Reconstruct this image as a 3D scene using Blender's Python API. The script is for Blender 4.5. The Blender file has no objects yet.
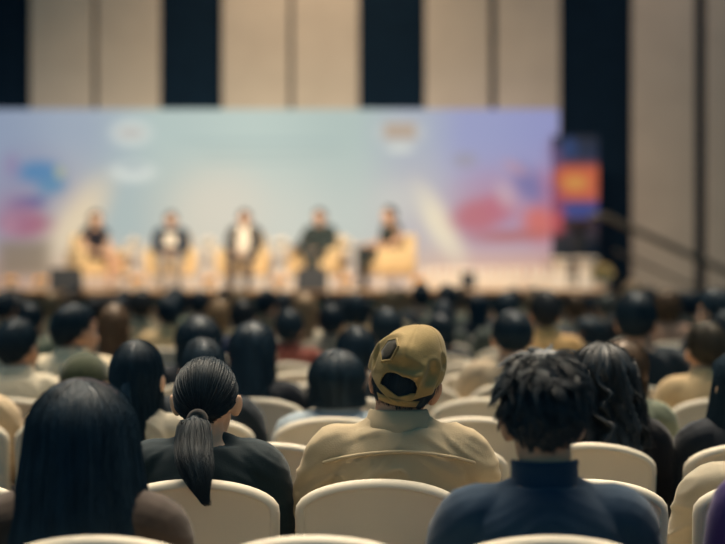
import bpy, bmesh, math, random
import numpy as np
from mathutils import Vector, Matrix, Euler

rnd = random.Random(11)
rng = np.random.default_rng(11)
PI = math.pi
SC = bpy.context.scene
COL = SC.collection

# ------------------------------------------------------------------ camera
F = 1712.0            # focal length in pixels of the 725x544 frame (85 mm on 36 mm)
CX, HY = 362.5, 271.0
CAMZ = 1.44
cam_d = bpy.data.cameras.new('camera')
cam_d.sensor_width = 36.0
cam_d.lens = F / 725.0 * 36.0
cam_d.shift_y = -(272.0 - HY) / 725.0
cam_d.clip_end = 200
cam_d.dof.use_dof = True
cam_d.dof.focus_distance = 4.55
cam_d.dof.aperture_fstop = 1.7
cam = bpy.data.objects.new('camera', cam_d)
cam.location = (0, 0, CAMZ)
cam.rotation_euler = (PI / 2, 0, 0)
COL.objects.link(cam)
SC.camera = cam

def px(x, d):
    return (x - CX) * d / F
def pz(y, d):
    return CAMZ - (y - HY) * d / F

# ------------------------------------------------------------------ colours and materials
def lin(h):
    h = h.lstrip('#')
    c = [int(h[i:i + 2], 16) / 255 for i in (0, 2, 4)]
    return tuple(v / 12.92 if v <= 0.04045 else ((v + 0.055) / 1.055) ** 2.4 for v in c)

MATS = {}
def mat(name, col, rough=0.7, spec=0.3, bump=0.0, bscale=200.0, var=0.0, vscale=6.0, sheen=0.0, metal=0.0, sub=0.0, stretch=(1, 1, 1), emit=None):
    if name in MATS:
        return MATS[name]
    m = bpy.data.materials.new(name)
    m.use_nodes = True
    nt = m.node_tree
    b = nt.nodes['Principled BSDF']
    c = lin(col) if isinstance(col, str) else col
    b.inputs['Base Color'].default_value = (*c, 1)
    b.inputs['Roughness'].default_value = rough
    b.inputs['Specular IOR Level'].default_value = spec
    b.inputs['Metallic'].default_value = metal
    b.inputs['Sheen Weight'].default_value = sheen
    if sub:
        b.inputs['Subsurface Weight'].default_value = sub
        b.inputs['Subsurface Radius'].default_value = (0.01, 0.004, 0.002)
    tc = nt.nodes.new('ShaderNodeTexCoord')
    mp = nt.nodes.new('ShaderNodeMapping')
    mp.inputs['Scale'].default_value = stretch
    nt.links.new(tc.outputs['Object'], mp.inputs['Vector'])
    if var:
        n = nt.nodes.new('ShaderNodeTexNoise')
        n.inputs['Scale'].default_value = vscale
        n.inputs['Detail'].default_value = 5
        nt.links.new(mp.outputs[0], n.inputs['Vector'])
        r = nt.nodes.new('ShaderNodeValToRGB')
        r.color_ramp.elements[0].position = 0.3
        r.color_ramp.elements[1].position = 0.7
        r.color_ramp.elements[0].color = (*[v * (1 - var) for v in c], 1)
        r.color_ramp.elements[1].color = (*[min(1, v * (1 + var)) for v in c], 1)
        nt.links.new(n.outputs['Fac'], r.inputs['Fac'])
        nt.links.new(r.outputs['Color'], b.inputs['Base Color'])
    if bump:
        n2 = nt.nodes.new('ShaderNodeTexNoise')
        n2.inputs['Scale'].default_value = bscale
        n2.inputs['Detail'].default_value = 3
        nt.links.new(mp.outputs[0], n2.inputs['Vector'])
        bp = nt.nodes.new('ShaderNodeBump')
        bp.inputs['Strength'].default_value = bump
        bp.inputs['Distance'].default_value = 0.002
        nt.links.new(n2.outputs['Fac'], bp.inputs['Height'])
        nt.links.new(bp.outputs['Normal'], b.inputs['Normal'])
    if emit:
        b.inputs['Emission Color'].default_value = (*lin(emit[0]), 1)
        b.inputs['Emission Strength'].default_value = emit[1]
    MATS[name] = m
    return m

def cloth(hexcol, rough=0.85):
    return mat('cloth_' + hexcol, hexcol, rough, 0.15, 0.35, 260, 0.08, 9, 0.15)
def hairmat(kind):
    col = {'softblack': (0.013, 0.022, 0.030), 'sheenblack': (0.016, 0.028, 0.040), 'olive': (0.050, 0.042, 0.030), 'black': (0.013, 0.030, 0.047), 'dark': (0.024, 0.030, 0.036), 'brown': (0.10, 0.062, 0.036),
           'tan': (0.27, 0.18, 0.10), 'grey': (0.10, 0.11, 0.10), 'auburn': (0.035, 0.022, 0.022)}[kind]
    return mat('hair_' + kind, col, 0.50, {'softblack': .12, 'sheenblack': .42, 'black': .20}.get(kind, .28), 0.3, 60, 0.25, 40, 0, stretch=(1, 1, 0.12))
M_SKIN = mat('skin', (0.42, 0.24, 0.15), 0.55, 0.35, 0.1, 300, 0.08, 14, 0, 0, 0.08)
M_SKINL = mat('skin_light', (0.58, 0.36, 0.24), 0.55, 0.35, 0.1, 300, 0.08, 14, 0, 0, 0.08)
M_EYE = mat('eye_white', '#e0dcd4', 0.25, 0.5, var=0.02)
M_COVER = mat('cream_spandex', (0.60, 0.54, 0.43), 0.62, 0.25, 0.12, 300, 0.03, 5, 0.1)
M_LEG = mat('chair_leg_metal', '#6a655c', 0.4, 0.5, 0.05, 100, 0.05, metal=0.8)

# ------------------------------------------------------------------ geometry helpers
class Geo:
    def __init__(self):
        self.V, self.Q, self.T, self.n = [], [], [], 0
    def add(self, V, Q=None, T=None):
        V = np.asarray(V, float).reshape(-1, 3)
        if Q is not None and len(Q):
            self.Q.append(np.asarray(Q, int) + self.n)
        if T is not None and len(T):
            self.T.append(np.asarray(T, int) + self.n)
        self.V.append(V)
        self.n += len(V)
        return self
    def loft(self, R, caps=True, closed=True):
        R = np.asarray(R, float)
        m, n = R.shape[:2]
        idx = np.arange(m * n).reshape(m, n)
        if closed:
            a, b = idx, np.roll(idx, -1, axis=1)
        else:
            a, b = idx[:, :-1], idx[:, 1:]
        Q = np.stack([a[:-1], b[:-1], b[1:], a[1:]], -1).reshape(-1, 4)
        V = R.reshape(-1, 3)
        T = None
        if caps:
            c0, c1 = R[0].mean(0), R[-1].mean(0)
            V = np.vstack([V, c0, c1])
            k = np.arange(n)
            k2 = np.roll(k, -1)
            T = np.vstack([np.stack([k2, k, np.full(n, m * n)], -1),
                           np.stack([k + (m - 1) * n, k2 + (m - 1) * n, np.full(n, m * n + 1)], -1)])
        return self.add(V, Q, T)
    def ell(self, c, r, rot=None, nu=20, nv=12):
        th = np.linspace(0.08, PI - 0.08, nv)
        ph = np.linspace(0, 2 * PI, nu, endpoint=False)
        P = np.stack([np.outer(np.sin(th), np.cos(ph)) * r[0], np.outer(np.sin(th), np.sin(ph)) * r[1],
                      np.outer(np.cos(th), np.ones(nu)) * r[2]], -1)
        if rot is not None:
            P = P @ np.array(Euler(rot).to_matrix()).T
        return self.loft(P + np.array(c))
    def limb(self, pts, rads, n=14, res=6, flat=1.0, ref=(0, 0, 1), caps=True):
        pts = np.asarray(pts, float)
        rads = np.asarray(rads, float)
        P = spline(pts, res)
        r = spline(rads[:, None], res)[:, 0]
        t = np.gradient(P, axis=0)
        t /= np.linalg.norm(t, axis=1, keepdims=True) + 1e-9
        ref = np.asarray(ref, float)
        n1 = ref - (t @ ref)[:, None] * t
        n1 /= np.linalg.norm(n1, axis=1, keepdims=True) + 1e-9
        n2 = np.cross(t, n1)
        if caps:
            ca = np.array([0.25, 0.6, 0.86])
            off = np.sqrt(1 - ca ** 2)
            P = np.vstack([P[0] - t[0] * r[0] * off[:, None], P, P[-1] + t[-1] * r[-1] * off[::-1, None]])
            n1 = np.vstack([n1[[0] * 3], n1, n1[[-1] * 3]])
            n2 = np.vstack([n2[[0] * 3], n2, n2[[-1] * 3]])
            r = np.concatenate([r[0] * ca, r, r[-1] * ca[::-1]])
        a = np.linspace(0, 2 * PI, n, endpoint=False)
        R = P[:, None] + r[:, None, None] * (np.cos(a)[None, :, None] * n2[:, None] + flat * np.sin(a)[None, :, None] * n1[:, None])
        return self.loft(R)
    def box(self, c, s, rotz=0.0):
        x, y, z = [v / 2 for v in s]
        V = np.array([[-x, -y, -z], [x, -y, -z], [x, y, -z], [-x, y, -z], [-x, -y, z], [x, -y, z], [x, y, z], [-x, y, z]])
        if rotz:
            V = V @ np.array(Matrix.Rotation(rotz, 3, 'Z')).T
        Q = [[0, 3, 2, 1], [4, 5, 6, 7], [0, 1, 5, 4], [1, 2, 6, 5], [2, 3, 7, 6], [3, 0, 4, 7]]
        return self.add(V + np.array(c), Q)
    def lathe(self, prof, c=(0, 0, 0), n=20):
        a = np.linspace(0, 2 * PI, n, endpoint=False)
        R = np.array([[[r * math.cos(t), r * math.sin(t), z] for t in a] for r, z in prof]) + np.array(c)
        return self.loft(R)
    def torus(self, c, R, r, M=None, nu=28, nv=10):
        a = np.linspace(0, 2 * PI, nu, endpoint=False)
        b = np.linspace(0, 2 * PI, nv, endpoint=False)
        P = np.stack([(R + r * np.cos(b)[None]) * np.cos(a)[:, None], (R + r * np.cos(b)[None]) * np.sin(a)[:, None],
                      np.ones(nu)[:, None] * r * np.sin(b)[None]], -1)
        if M is not None:
            P = P @ np.array(M).T
        P = np.concatenate([P, P[:1]], 0)
        return self.loft(P + np.array(c), caps=False)
    def arrays(self):
        return (np.vstack(self.V), np.vstack(self.Q) if self.Q else np.zeros((0, 4), int),
                np.vstack(self.T) if self.T else np.zeros((0, 3), int))
    def mesh(self, name, fix=True, smooth=True):
        V, Q, T = self.arrays()
        return mesh_np(name, V, Q, T, smooth, fix)

def spline(P, res):
    P = np.asarray(P, float)
    if len(P) < 3:
        t = np.linspace(0, 1, res + 1)[:, None]
        return P[0] * (1 - t) + P[-1] * t
    out = []
    E = np.vstack([2 * P[0] - P[1], P, 2 * P[-1] - P[-2]])
    for i in range(1, len(E) - 2):
        p0, p1, p2, p3 = E[i - 1:i + 3]
        for k in range(res):
            t = k / res
            out.append(0.5 * (2 * p1 + (p2 - p0) * t + (2 * p0 - 5 * p1 + 4 * p2 - p3) * t * t + (3 * p1 - p0 - 3 * p2 + p3) * t ** 3))
    out.append(P[-1])
    return np.array(out)

def mesh_np(name, V, Q, T, smooth=True, fix=True):
    me = bpy.data.meshes.new(name)
    nq, nt = len(Q), len(T)
    loops = np.concatenate([np.asarray(Q, np.int32).ravel(), np.asarray(T, np.int32).ravel()])
    st = np.concatenate([np.arange(nq) * 4, nq * 4 + np.arange(nt) * 3]).astype(np.int32)
    me.vertices.add(len(V))
    me.vertices.foreach_set('co', np.asarray(V, np.float32).ravel())
    me.loops.add(len(loops))
    me.loops.foreach_set('vertex_index', loops)
    me.polygons.add(nq + nt)
    me.polygons.foreach_set('loop_start', st)
    me.update(calc_edges=True)
    me.validate()
    if fix:
        bm = bmesh.new()
        bm.from_mesh(me)
        bmesh.ops.recalc_face_normals(bm, faces=bm.faces)
        bm.to_mesh(me)
        bm.free()
    me.polygons.foreach_set('use_smooth', np.full(len(me.polygons), bool(smooth)))
    return me

def snoise(P, freq, seed, octv=3):
    r = np.random.default_rng(seed)
    P = np.asarray(P)
    out = np.zeros(P.shape[:-1])
    amp = 1.0
    for o in range(octv):
        for k in range(4):
            d = r.normal(size=3)
            d /= np.linalg.norm(d)
            out += amp * np.sin(P @ d * freq + r.uniform(0, 6.28)) * 0.35
        freq *= 1.9
        amp *= 0.55
    return out

def fuse(geo, name, vox, smooth_it=2, disp=None):
    """one continuous skin over overlapping closed volumes"""
    tmp = bpy.data.objects.new('tmp', geo.mesh('tmp', fix=True))
    COL.objects.link(tmp)
    m = tmp.modifiers.new('r', 'REMESH')
    m.mode = 'VOXEL'
    m.voxel_size = vox
    if smooth_it:
        s = tmp.modifiers.new('s', 'SMOOTH')
        s.iterations = smooth_it
        s.factor = 0.5
    dg = bpy.context.evaluated_depsgraph_get()
    dg.update()
    me = bpy.data.meshes.new_from_object(tmp.evaluated_get(dg))
    me.name = name
    old = tmp.data
    bpy.data.objects.remove(tmp)
    bpy.data.meshes.remove(old)
    me.materials.clear()
    n = len(me.vertices)
    if disp is not None:
        co = np.empty(n * 3, np.float32)
        no = np.empty(n * 3, np.float32)
        me.vertices.foreach_get('co', co)
        me.vertex_normals.foreach_get('vector', no)
        co = co.reshape(-1, 3).astype(float)
        no = no.reshape(-1, 3)
        co = co + no * disp(co, no)[:, None]
        me.vertices.foreach_set('co', co.astype(np.float32).ravel())
        me.update()
    me.polygons.foreach_set('use_smooth', np.ones(len(me.polygons), bool))
    return me

def add(name, me, m=None, parent=None, loc=None, rot=None):
    o = bpy.data.objects.new(name, me)
    COL.objects.link(o)
    if m is not None:
        if not me.materials:
            me.materials.append(m)
        o.material_slots[0].link = 'OBJECT'
        o.material_slots[0].material = m
    if parent is not None:
        o.parent = parent
    if loc is not None:
        o.location = loc
    if rot is not None:
        o.rotation_euler = rot
    return o

def empty(name, loc=(0, 0, 0), rz=0.0):
    o = bpy.data.objects.new(name, None)
    COL.objects.link(o)
    o.location = loc
    o.rotation_euler = (0, 0, rz)
    o.empty_display_size = 0.1
    return o

def tag(o, label, cat, group=None):
    o['label'] = label
    o['category'] = cat
    if group:
        o['group'] = group
    return o
def struct(o, label=None, cat='structure'):
    o['kind'] = 'structure'
    if label:
        o['label'] = label
        o['category'] = cat
    return o

def copy_tree(o, parent=None):
    c = o.copy()
    COL.objects.link(c)
    if parent is not None:
        c.parent = parent
        c.matrix_parent_inverse = o.matrix_parent_inverse
    for ch in list(o.children):
        copy_tree(ch, c)
    return c

def bevel_box(s, r, seg=3):
    bm = bmesh.new()
    bmesh.ops.create_cube(bm, size=1)
    bmesh.ops.scale(bm, vec=s, verts=bm.verts)
    bmesh.ops.bevel(bm, geom=list(bm.edges), offset=r, segments=seg, profile=0.5, affect='EDGES')
    V = np.array([v.co[:] for v in bm.verts])
    Q = [[v.index for v in f.verts] for f in bm.faces if len(f.verts) == 4]
    T = []
    for f in bm.faces:
        if len(f.verts) == 3:
            T.append([v.index for v in f.verts])
        elif len(f.verts) > 4:
            vs = [v.index for v in f.verts]
            T += [[vs[0], vs[i], vs[i + 1]] for i in range(1, len(vs) - 1)]
    bm.free()
    return V, Q, T
def rbox(g, c, s, r=0.01, seg=3, rot=None):
    V, Q, T = bevel_box(s, r, seg)
    if rot is not None:
        V = V @ np.array(Euler(rot).to_matrix()).T
    return g.add(V + np.array(c), Q if len(Q) else None, T if len(T) else None)

# ------------------------------------------------------------------ banquet chair in a stretch cover
def chair_outline(n=72, inset=0.0, H=0.90, W=0.222, zb=0.42):
    pts = []
    for t in np.linspace(0, 1, 8, endpoint=False):
        pts.append((-W * (1 - 2 * t) * 0.97, zb))
    right = []
    drop = 0.088
    for z in np.linspace(zb, H - drop, 12, endpoint=False):
        right.append((W * 0.975 + 0.025 * W * (z - zb) / 0.40, z))
    for a in np.linspace(0, PI / 2, 26):
        right.append((W * math.cos(a) ** (2 / 2.0), H - drop + drop * math.sin(a) ** (2 / 2.0)))
    pts += right
    pts += [(-x, z) for x, z in right[:-1][::-1]]
    P = np.array(pts)
    d = np.linalg.norm(np.diff(np.vstack([P, P[:1]]), axis=0), axis=1)
    s = np.concatenate([[0], np.cumsum(d)])
    q = np.linspace(0, s[-1], n, endpoint=False)
    E = np.vstack([P, P[:1]])
    P = np.stack([np.interp(q, s, E[:, 0]), np.interp(q, s, E[:, 1])], -1)
    if inset:
        t = np.roll(P, -1, 0) - np.roll(P, 1, 0)
        t /= np.linalg.norm(t, axis=1, keepdims=True)
        nrm = np.stack([-t[:, 1], t[:, 0]], -1)
        P = P + nrm * inset
    return P
def back_y(x, z):
    return -0.212 - 0.135 * (z - 0.45) + 0.025 * (x / 0.22) ** 2

def make_chair():
    root = empty('banquet_chair')
    g = Geo()
    r = 0.026
    rings = []
    def ring(inset, dy, sc=1.0):
        P = chair_outline(inset=inset)
        if sc != 1.0:
            c = np.array([0, 0.66])
            P = c + (P - c) * sc
        return np.stack([P[:, 0], back_y(P[:, 0], P[:, 1]) + dy, P[:, 1]], -1)
    for sc in (0.3, 0.65):
        rings.append(ring(0.027, -0.021, sc))
    rings.append(ring(0.027, -0.021))
    rings.append(ring(0.025, -0.022))
    rings.append(ring(0.0238, -0.0268))
    for a in np.linspace(8, 84, 8):
        a = math.radians(a)
        rings.append(ring(0.024 * (1 - math.sin(a)), -0.028 * math.cos(a)))
    for a in np.linspace(10, 80, 5):
        a = math.radians(a)
        rings.append(ring(r * (1 - math.cos(a)), r * math.sin(a)))
    rings.append(ring(0.034, 0.024))
    for sc in (0.65, 0.3):
        rings.append(ring(0.05, 0.020, sc))
    g.loft(rings)
    add('backrest', g.mesh('chair_backrest'), M_COVER, root)
    g = Geo()
    rbox(g, (0, 0.005, 0.402), (0.43, 0.43, 0.07), 0.025, 4)
    add('seat', g.mesh('chair_seat'), M_COVER, root)
    # skirt: stretched between four feet, arched lower edge
    g = Geo()
    n = 96
    a = np.linspace(0, 2 * PI, n, endpoint=False)
    rings = []
    for t in np.linspace(0, 1, 9):
        e = 0.22
        x = np.sign(np.cos(a)) * np.abs(np.cos(a)) ** e * (0.212 + 0.012 * t)
        y = np.sign(np.sin(a)) * np.abs(np.sin(a)) ** e * (0.212 + 0.02 * t) + 0.003
        arch = 0.11 * np.abs(np.cos(2 * a)) ** 1.5
        pull = 1 - 0.10 * np.abs(np.cos(2 * a)) * math.sin(PI * t)
        z = 0.395 * (1 - t) + (0.015 + arch) * t
        rings.append(np.stack([x * pull, y * pull, z], -1))
    g.loft(rings, caps=False)
    add('skirt', g.mesh('chair_skirt'), M_COVER, root)
    for sx in (-1, 1):
        for sy in (-1, 1):
            g = Geo()
            g.limb([(sx * 0.185, sy * 0.19, 0.37), (sx * 0.205, sy * 0.21, 0.014)], [0.013, 0.011], 10, 4)
            add('leg', g.mesh('chair_leg'), M_LEG, root)
    return root

# ------------------------------------------------------------------ people
HSC = (1.04, 1.09, 1.16)
HEADC = np.array([0.0, -0.045, 1.184])     # head centre of the unscaled seated figure
NECKP = np.array([0.0, -0.065, 1.10])      # the head turns about this point
LEAN = -0.10
LOD = [0]
def spine_y(z, lean=LEAN):
    return -0.035 + lean * (z - 0.5)

TORSO_M = [(.40, .10, .08), (.44, .165, .12), (.50, .188, .14), (.57, .180, .135), (.66, .160, .118), (.76, .162, .115),
           (.86, .178, .122), (.94, .190, .120), (.985, .182, .108), (1.02, .150, .092), (1.045, .112, .080), (1.07, .078, .068), (1.11, .060, .062), (1.19, .058, .062)]
TORSO_F = [(.40, .10, .08), (.44, .17, .12), (.50, .19, .14), (.57, .178, .13), (.66, .142, .105), (.76, .138, .102),
           (.86, .156, .118), (.94, .166, .108), (.985, .156, .096), (1.02, .128, .084), (1.045, .095, .072), (1.07, .066, .060), (1.11, .050, .053), (1.19, .048, .052)]

def torso_rings(sex, grow=0.0, z0=0.0, z1=2.0, n=32, lean=LEAN, top_grow=None):
    T = np.array(TORSO_M if sex == 'M' else TORSO_F)
    S = spline(T, 4)
    S[:, 1] *= np.interp(S[:, 0], [.6, .8, 1.0, 1.06], [1, .93, .90, 1.0])
    S = S[(S[:, 0] >= z0) & (S[:, 0] <= z1)]
    a = np.linspace(0, 2 * PI, n, endpoint=False)
    rings = []
    for z, hx, hy in S:
        gx = grow
        x = np.sign(np.cos(a)) * np.abs(np.cos(a)) ** 0.88 * (hx + gx)
        y = np.sign(np.sin(a)) * np.abs(np.sin(a)) ** 0.88 * (hy + gx)
        nk = max(0.0, (z - 1.04) / 0.12) * 0.02
        rings.append(np.stack([x, y + spine_y(min(z, 1.05), lean) + nk, np.full(n, z)], -1))
    return rings

def arm_pts(sex, side, pose):
    k = 0.89 if sex == 'M' else 0.80
    y = spine_y(0.99)
    A = {'lap': [(.12, y, .995), (.186, y, .978), (.225, y + .02, .87), (.243, y + .075, .735), (.205, .16, .675), (.125, .27, .655)],
         'gesture': [(.12, y, .995), (.186, y, .978), (.235, y + .03, .87), (.27, y + .08, .745), (.24, .17, .80), (.19, .26, .90)],
         'rest': [(.12, y, .995), (.186, y, .978), (.25, y + .02, .88), (.31, y + .05, .75), (.31, .16, .70), (.29, .29, .69)]}[pose]
    return [(side * p[0] * k, p[1], p[2]) for p in A]
ARM_R = [.062, .064, .052, .044, .042, .027]

def hand(g, wrist, fwd, up, side, curl=0.5):
    w = np.array(wrist, float)
    f = np.array(fwd, float)
    f /= np.linalg.norm(f)
    u = np.array(up, float)
    u -= f * (u @ f)
    u /= np.linalg.norm(u)
    s = np.cross(f, u) * side           # towards the little finger
    P = lambda a, b, c: w + f * a + s * b + u * c
    g.limb([P(-.01, 0, 0), P(.03, 0, 0), P(.085, 0, -.004)], [.026, .038, .040], 14, 4, 0.38, u)
    L = [.062, .072, .067, .05]
    for i in range(4):
        b = -.030 + .020 * i
        l = L[i]
        g.limb([P(.075, b * .95, -.002), P(.085 + l * .4, b * 1.05, .002 - .1 * l * curl), P(.085 + l * .75, b * 1.08, -.012 - l * .45 * curl), P(.085 + l * .93, b * 1.08, -.02 - l * .8 * curl)],
               [.0095, .0088, .008, .0068], 8, 3)
    g.limb([P(.02, -.026, -.004), P(.045, -.05, -.008), P(.07, -.058, -.016), P(.088, -.055, -.026)], [.013, .011, .010, .008], 8, 3)

def leg_pts(side, pose):
    if pose == 'down':
        return [(side * .09, -.02, .52), (side * .10, .2, .525), (side * .115, .42, .515), (side * .115, .42, .30), (side * .115, .40, .085)]
    if pose == 'cross':       # right over left
        if side > 0:
            return [(.09, -.02, .53), (.07, .2, .585), (.0, .42, .615), (-.13, .47, .45), (-.20, .46, .27)]
        return [(-.09, -.02, .52), (-.09, .2, .52), (-.07, .42, .50), (-.05, .41, .30), (-.05, .38, .085)]
    if pose == 'slant':
        return [(side * .09, -.02, .52), (side * .08, .2, .52), (side * .06 + .03, .42, .51), (side * .06 + .10, .43, .30), (side * .06 + .16, .42, .085)]
LEG_R = [.088, .080, .060, .054, .036]

def head_parts(g, M):
    h = Geo()
    h.ell((0, -.012, .020), (.0755, .0955, .095), nu=28, nv=18)
    h.ell((0, .028, -.035), (.062, .060, .082))
    h.ell((0, .018, -.072), (.055, .055, .045))
    h.ell((0, .055, -.098), (.030, .028, .024))
    h.ell((0, .072, .022), (.048, .018, .013))
    h.limb([(0, .080, .014), (0, .100, -.018), (0, .108, -.032)], [.009, .011, .0135], 10, 4)
    for s in (-1, 1):
        h.ell((s * .011, .094, -.036), (.009, .009, .008))
        h.ell((s * .036, .058, -.026), (.025, .026, .022))
        h.ell((s * .085, -.010, -.010), (.012, .021, .034), (0.15, s * 0.25, s * -0.35))
        h.ell((s * .076, -.004, -.012), (.012, .016, .022))
    h.ell((0, .083, -.061), (.023, .012, .006))
    h.ell((0, .080, -.071), (.020, .012, .0075))
    V, Q, T = h.arrays()
    V = np.array([M @ Vector(v) for v in V])
    g.add(V, Q, T)

def head_matrix(yaw=0, pitch=0, roll=0, hx=(1, 1, 1, 0)):
    R = Matrix.Translation(NECKP) @ Euler((math.radians(pitch), math.radians(roll), math.radians(yaw)), 'XYZ').to_matrix().to_4x4() @ Matrix.Translation(-Vector(NECKP))
    return R @ Matrix.Translation(HEADC + np.array([0, 0, hx[3]])) @ Matrix.Diagonal((HSC[0] * hx[0], HSC[1] * hx[1], HSC[2] * hx[2], 1))

CACHE = {}
def cached(key, fn):
    if key not in CACHE:
        CACHE[key] = fn()
    return CACHE[key]

def body_mesh(sex, yaw, pitch, roll, arm, leg, hx=(1, 1, 1, 0)):
    def mk():
        g = Geo()
        g.loft(torso_rings(sex))
        k = 1.0 if sex == 'M' else 0.88
        for s in (-1, 1):
            ap = arm_pts(sex, s, arm if not isinstance(arm, tuple) else arm[0 if s < 0 else 1])
            g.limb(ap, [r * k for r in ARM_R], 14, 5)
            d = np.array(ap[-1]) - np.array(ap[-2])
            d[2] *= 0.5
            hand(g, np.array(ap[-1]) + d / np.linalg.norm(d) * .012, d, (0, 0, 1), s)
            lp = leg_pts(s, leg)
            g.limb(lp, [r * (1.0 if sex == 'M' else .94) for r in LEG_R], 16, 5, 1.0, (0, 1, 0.3))
            an = np.array(lp[-1])
            if leg == 'cross' and s > 0:
                g.limb([an, an + (-.03, .03, -.05), an + (-.08, .13, -.06)], [.036, .036, .026], 12, 4, 0.8)
            else:
                g.limb([an, an + (0, -.015, -.045), an + (.0, .06, -.052), an + (s * .01, .15, -.06)], [.034, .032, .032, .022], 12, 4, 0.8)
        head_parts(g, head_matrix(yaw, pitch, roll, hx))
        return fuse(g, 'person_body', .0100 if LOD[0] else .0070, 2 if LOD[0] else 3)
    return cached(('body', LOD[0], sex, yaw, pitch, roll, arm, leg, hx), mk)

def fold_disp(amp, seed, top=1.06):
    def f(co, no):
        P = co * np.array([1.0, 1.0, 2.2]) + np.abs(co[:, :1]) * np.array([0, 0, 1.6])
        w = snoise(P, 22, seed, 2)
        w2 = snoise(co * np.array([1, 1, .5]), 55, seed + 1, 2)
        ridge = np.maximum(0, 1 - np.abs(w) * 2.2)
        return amp * (0.9 * ridge + 0.25 * w2)
    return f

def top_mesh(sex, arm, kind, seed=0):
    """upper-body garment as one closed cloth volume"""
    def mk():
        g = Geo()
        gr = {'shirt': .014, 'knit': .016, 'jacket': .022, 'vest': .012}[kind]
        zt = {'shirt': 1.062, 'knit': 1.075, 'jacket': 1.055, 'vest': 1.02}[kind]
        g.loft(torso_rings(sex, gr, .46, zt))
        k = 1.0 if sex == 'M' else 0.88
        for s in (-1, 1):
            ap = arm_pts(sex, s, arm if not isinstance(arm, tuple) else arm[0 if s < 0 else 1])
            rr = [r * k + gr * 1.05 for r in ARM_R]
            if kind == 'vest':
                ap, rr = ap[:3], rr[:3]
                rr[2] = .045
            g.limb(ap[:-1] + [tuple(np.array(ap[-1]) * .9 + np.array(ap[-2]) * .1)] if kind != 'vest' else ap, rr, 16, 5)
            if kind != 'vest':   # sloping shoulder line of the cloth
                y = spine_y(1.0)
                g.limb([(s * .05 * k, y, 1.045), (s * .11 * k, y, 1.008), (s * .17 * k, y, .975)], [.05, .056, .060], 14, 4)
        amp = {'shirt': .0055 if seed not in (3, 5) else .008, 'knit': .003, 'jacket': .0045, 'vest': .003}[kind]
        return fuse(g, 'garment', .0130 if LOD[0] else .0085, 2 if LOD[0] else 3, fold_disp(amp, 5 + seed))
    return cached(('top', LOD[0], sex, arm, kind, seed), mk)

def trousers_mesh(sex, leg, bare=False):
    def mk():
        g = Geo()
        g.loft(torso_rings(sex, .010, .40, .60))
        for s in (-1, 1):
            lp = leg_pts(s, leg)
            rr = [r + .013 for r in LEG_R]
            if bare:
                lp, rr = lp[:3], [r + .012 for r in LEG_R[:3]]
                lp[2] = tuple(np.array(lp[2]) * .6 + np.array(lp[1]) * .4)
            g.limb(lp, rr, 16, 5, 1.0, (0, 1, 0.3))
        return fuse(g, 'trousers', .014, 2, fold_disp(.003, 31))
    return cached(('trs', sex, leg, bare), mk)

def shoe_mesh(side, leg):
    def mk():
        an = np.array(leg_pts(side, leg)[-1])
        g = Geo()
        if leg == 'cross' and side > 0:
            g.limb([an + (-.02, .01, -.045), an + (-.05, .07, -.06), an + (-.10, .17, -.065)], [.044, .044, .034], 14, 4, 0.8)
        else:
            g.limb([an + (0, -.03, -.048), an + (0, .06, -.05), an + (side * .01, .16, -.056)], [.040, .043, .032], 14, 4, 0.72)
        return fuse(g, 'shoe', .009, 2)
    return cached(('shoe', side, leg), mk)

def collar_mesh(sex, kind):
    def mk():
        k = 1.0 if sex == 'M' else 0.86
        g = Geo()
        n = 40
        a = np.linspace(0, 2 * PI, n, endpoint=False)
        yc = spine_y(1.05) + .006
        rings = []
        if kind == 'turtle':
            prof = [(.086, 1.035), (.079, 1.065), (.075, 1.09), (.074, 1.115), (.076, 1.128), (.072, 1.134), (.066, 1.128), (.064, 1.07)]
        else:              # folded shirt collar: stand and fall
            prof = [(.066, 1.062), (.066, 1.085), (.067, 1.106), (.071, 1.112), (.076, 1.108), (.084, 1.08), (.094, 1.052), (.092, 1.048), (.083, 1.07), (.074, 1.095)]
        for r, z in prof:
            fr = np.clip(np.sin(a), 0, 1)
            zz = z - 0.028 * fr
            rings.append(np.stack([np.cos(a) * r * k, np.sin(a) * r * k * 0.98 + yc + (z - 1.06) * .15, zz], -1))
        if kind == 'turtle':
            g.loft(rings, caps=False)
        else:
            g.loft(rings, caps=False)
        me = g.mesh('collar')
        return me
    return cached(('collar', sex, kind), mk)

def eye_mesh():
    def mk():
        g = Geo()
        g.ell((0, 0, 0), (.0115, .0115, .0115), nu=14, nv=10)
        me = g.mesh('eye')
        return me
    return cached(('eye',), mk)
def iris_mesh():
    def mk():
        g = Geo()
        g.ell((0, .0085, 0), (.0056, .0036, .0056), nu=12, nv=8)
        return g.mesh('iris')
    return cached(('iris',), mk)
M_IRIS = mat('iris', (0.01, 0.007, 0.005), 0.2, 0.5, var=0.1)

# ---- hair, in head space (front is +y, origin at the head centre)
HC = np.array([0, -.012, .020])
HR = np.array([.0755, .0955, .095])
def ellp(ph, th, h):
    d = np.stack([np.sin(th) * np.sin(ph), np.sin(th) * np.cos(ph), np.cos(th) + 0 * ph], -1)
    R = HR + np.asarray(h)[..., None]
    return HC + d / np.linalg.norm(d / R, axis=-1, keepdims=True)
def absphi(ph):
    return np.degrees(np.abs((ph + PI) % (2 * PI) - PI))
def th_end(ph, nape=140):
    return np.radians(np.interp(absphi(ph), [0, 35, 60, 80, 100, 125, 155, 180], [48, 52, 66, 92, 108, 118 + max(0, nape - 140), nape, nape]))
def sstep(a, b, x):
    t = np.clip((x - a) / (b - a), 0, 1)
    return t * t * (3 - 2 * t)

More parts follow.
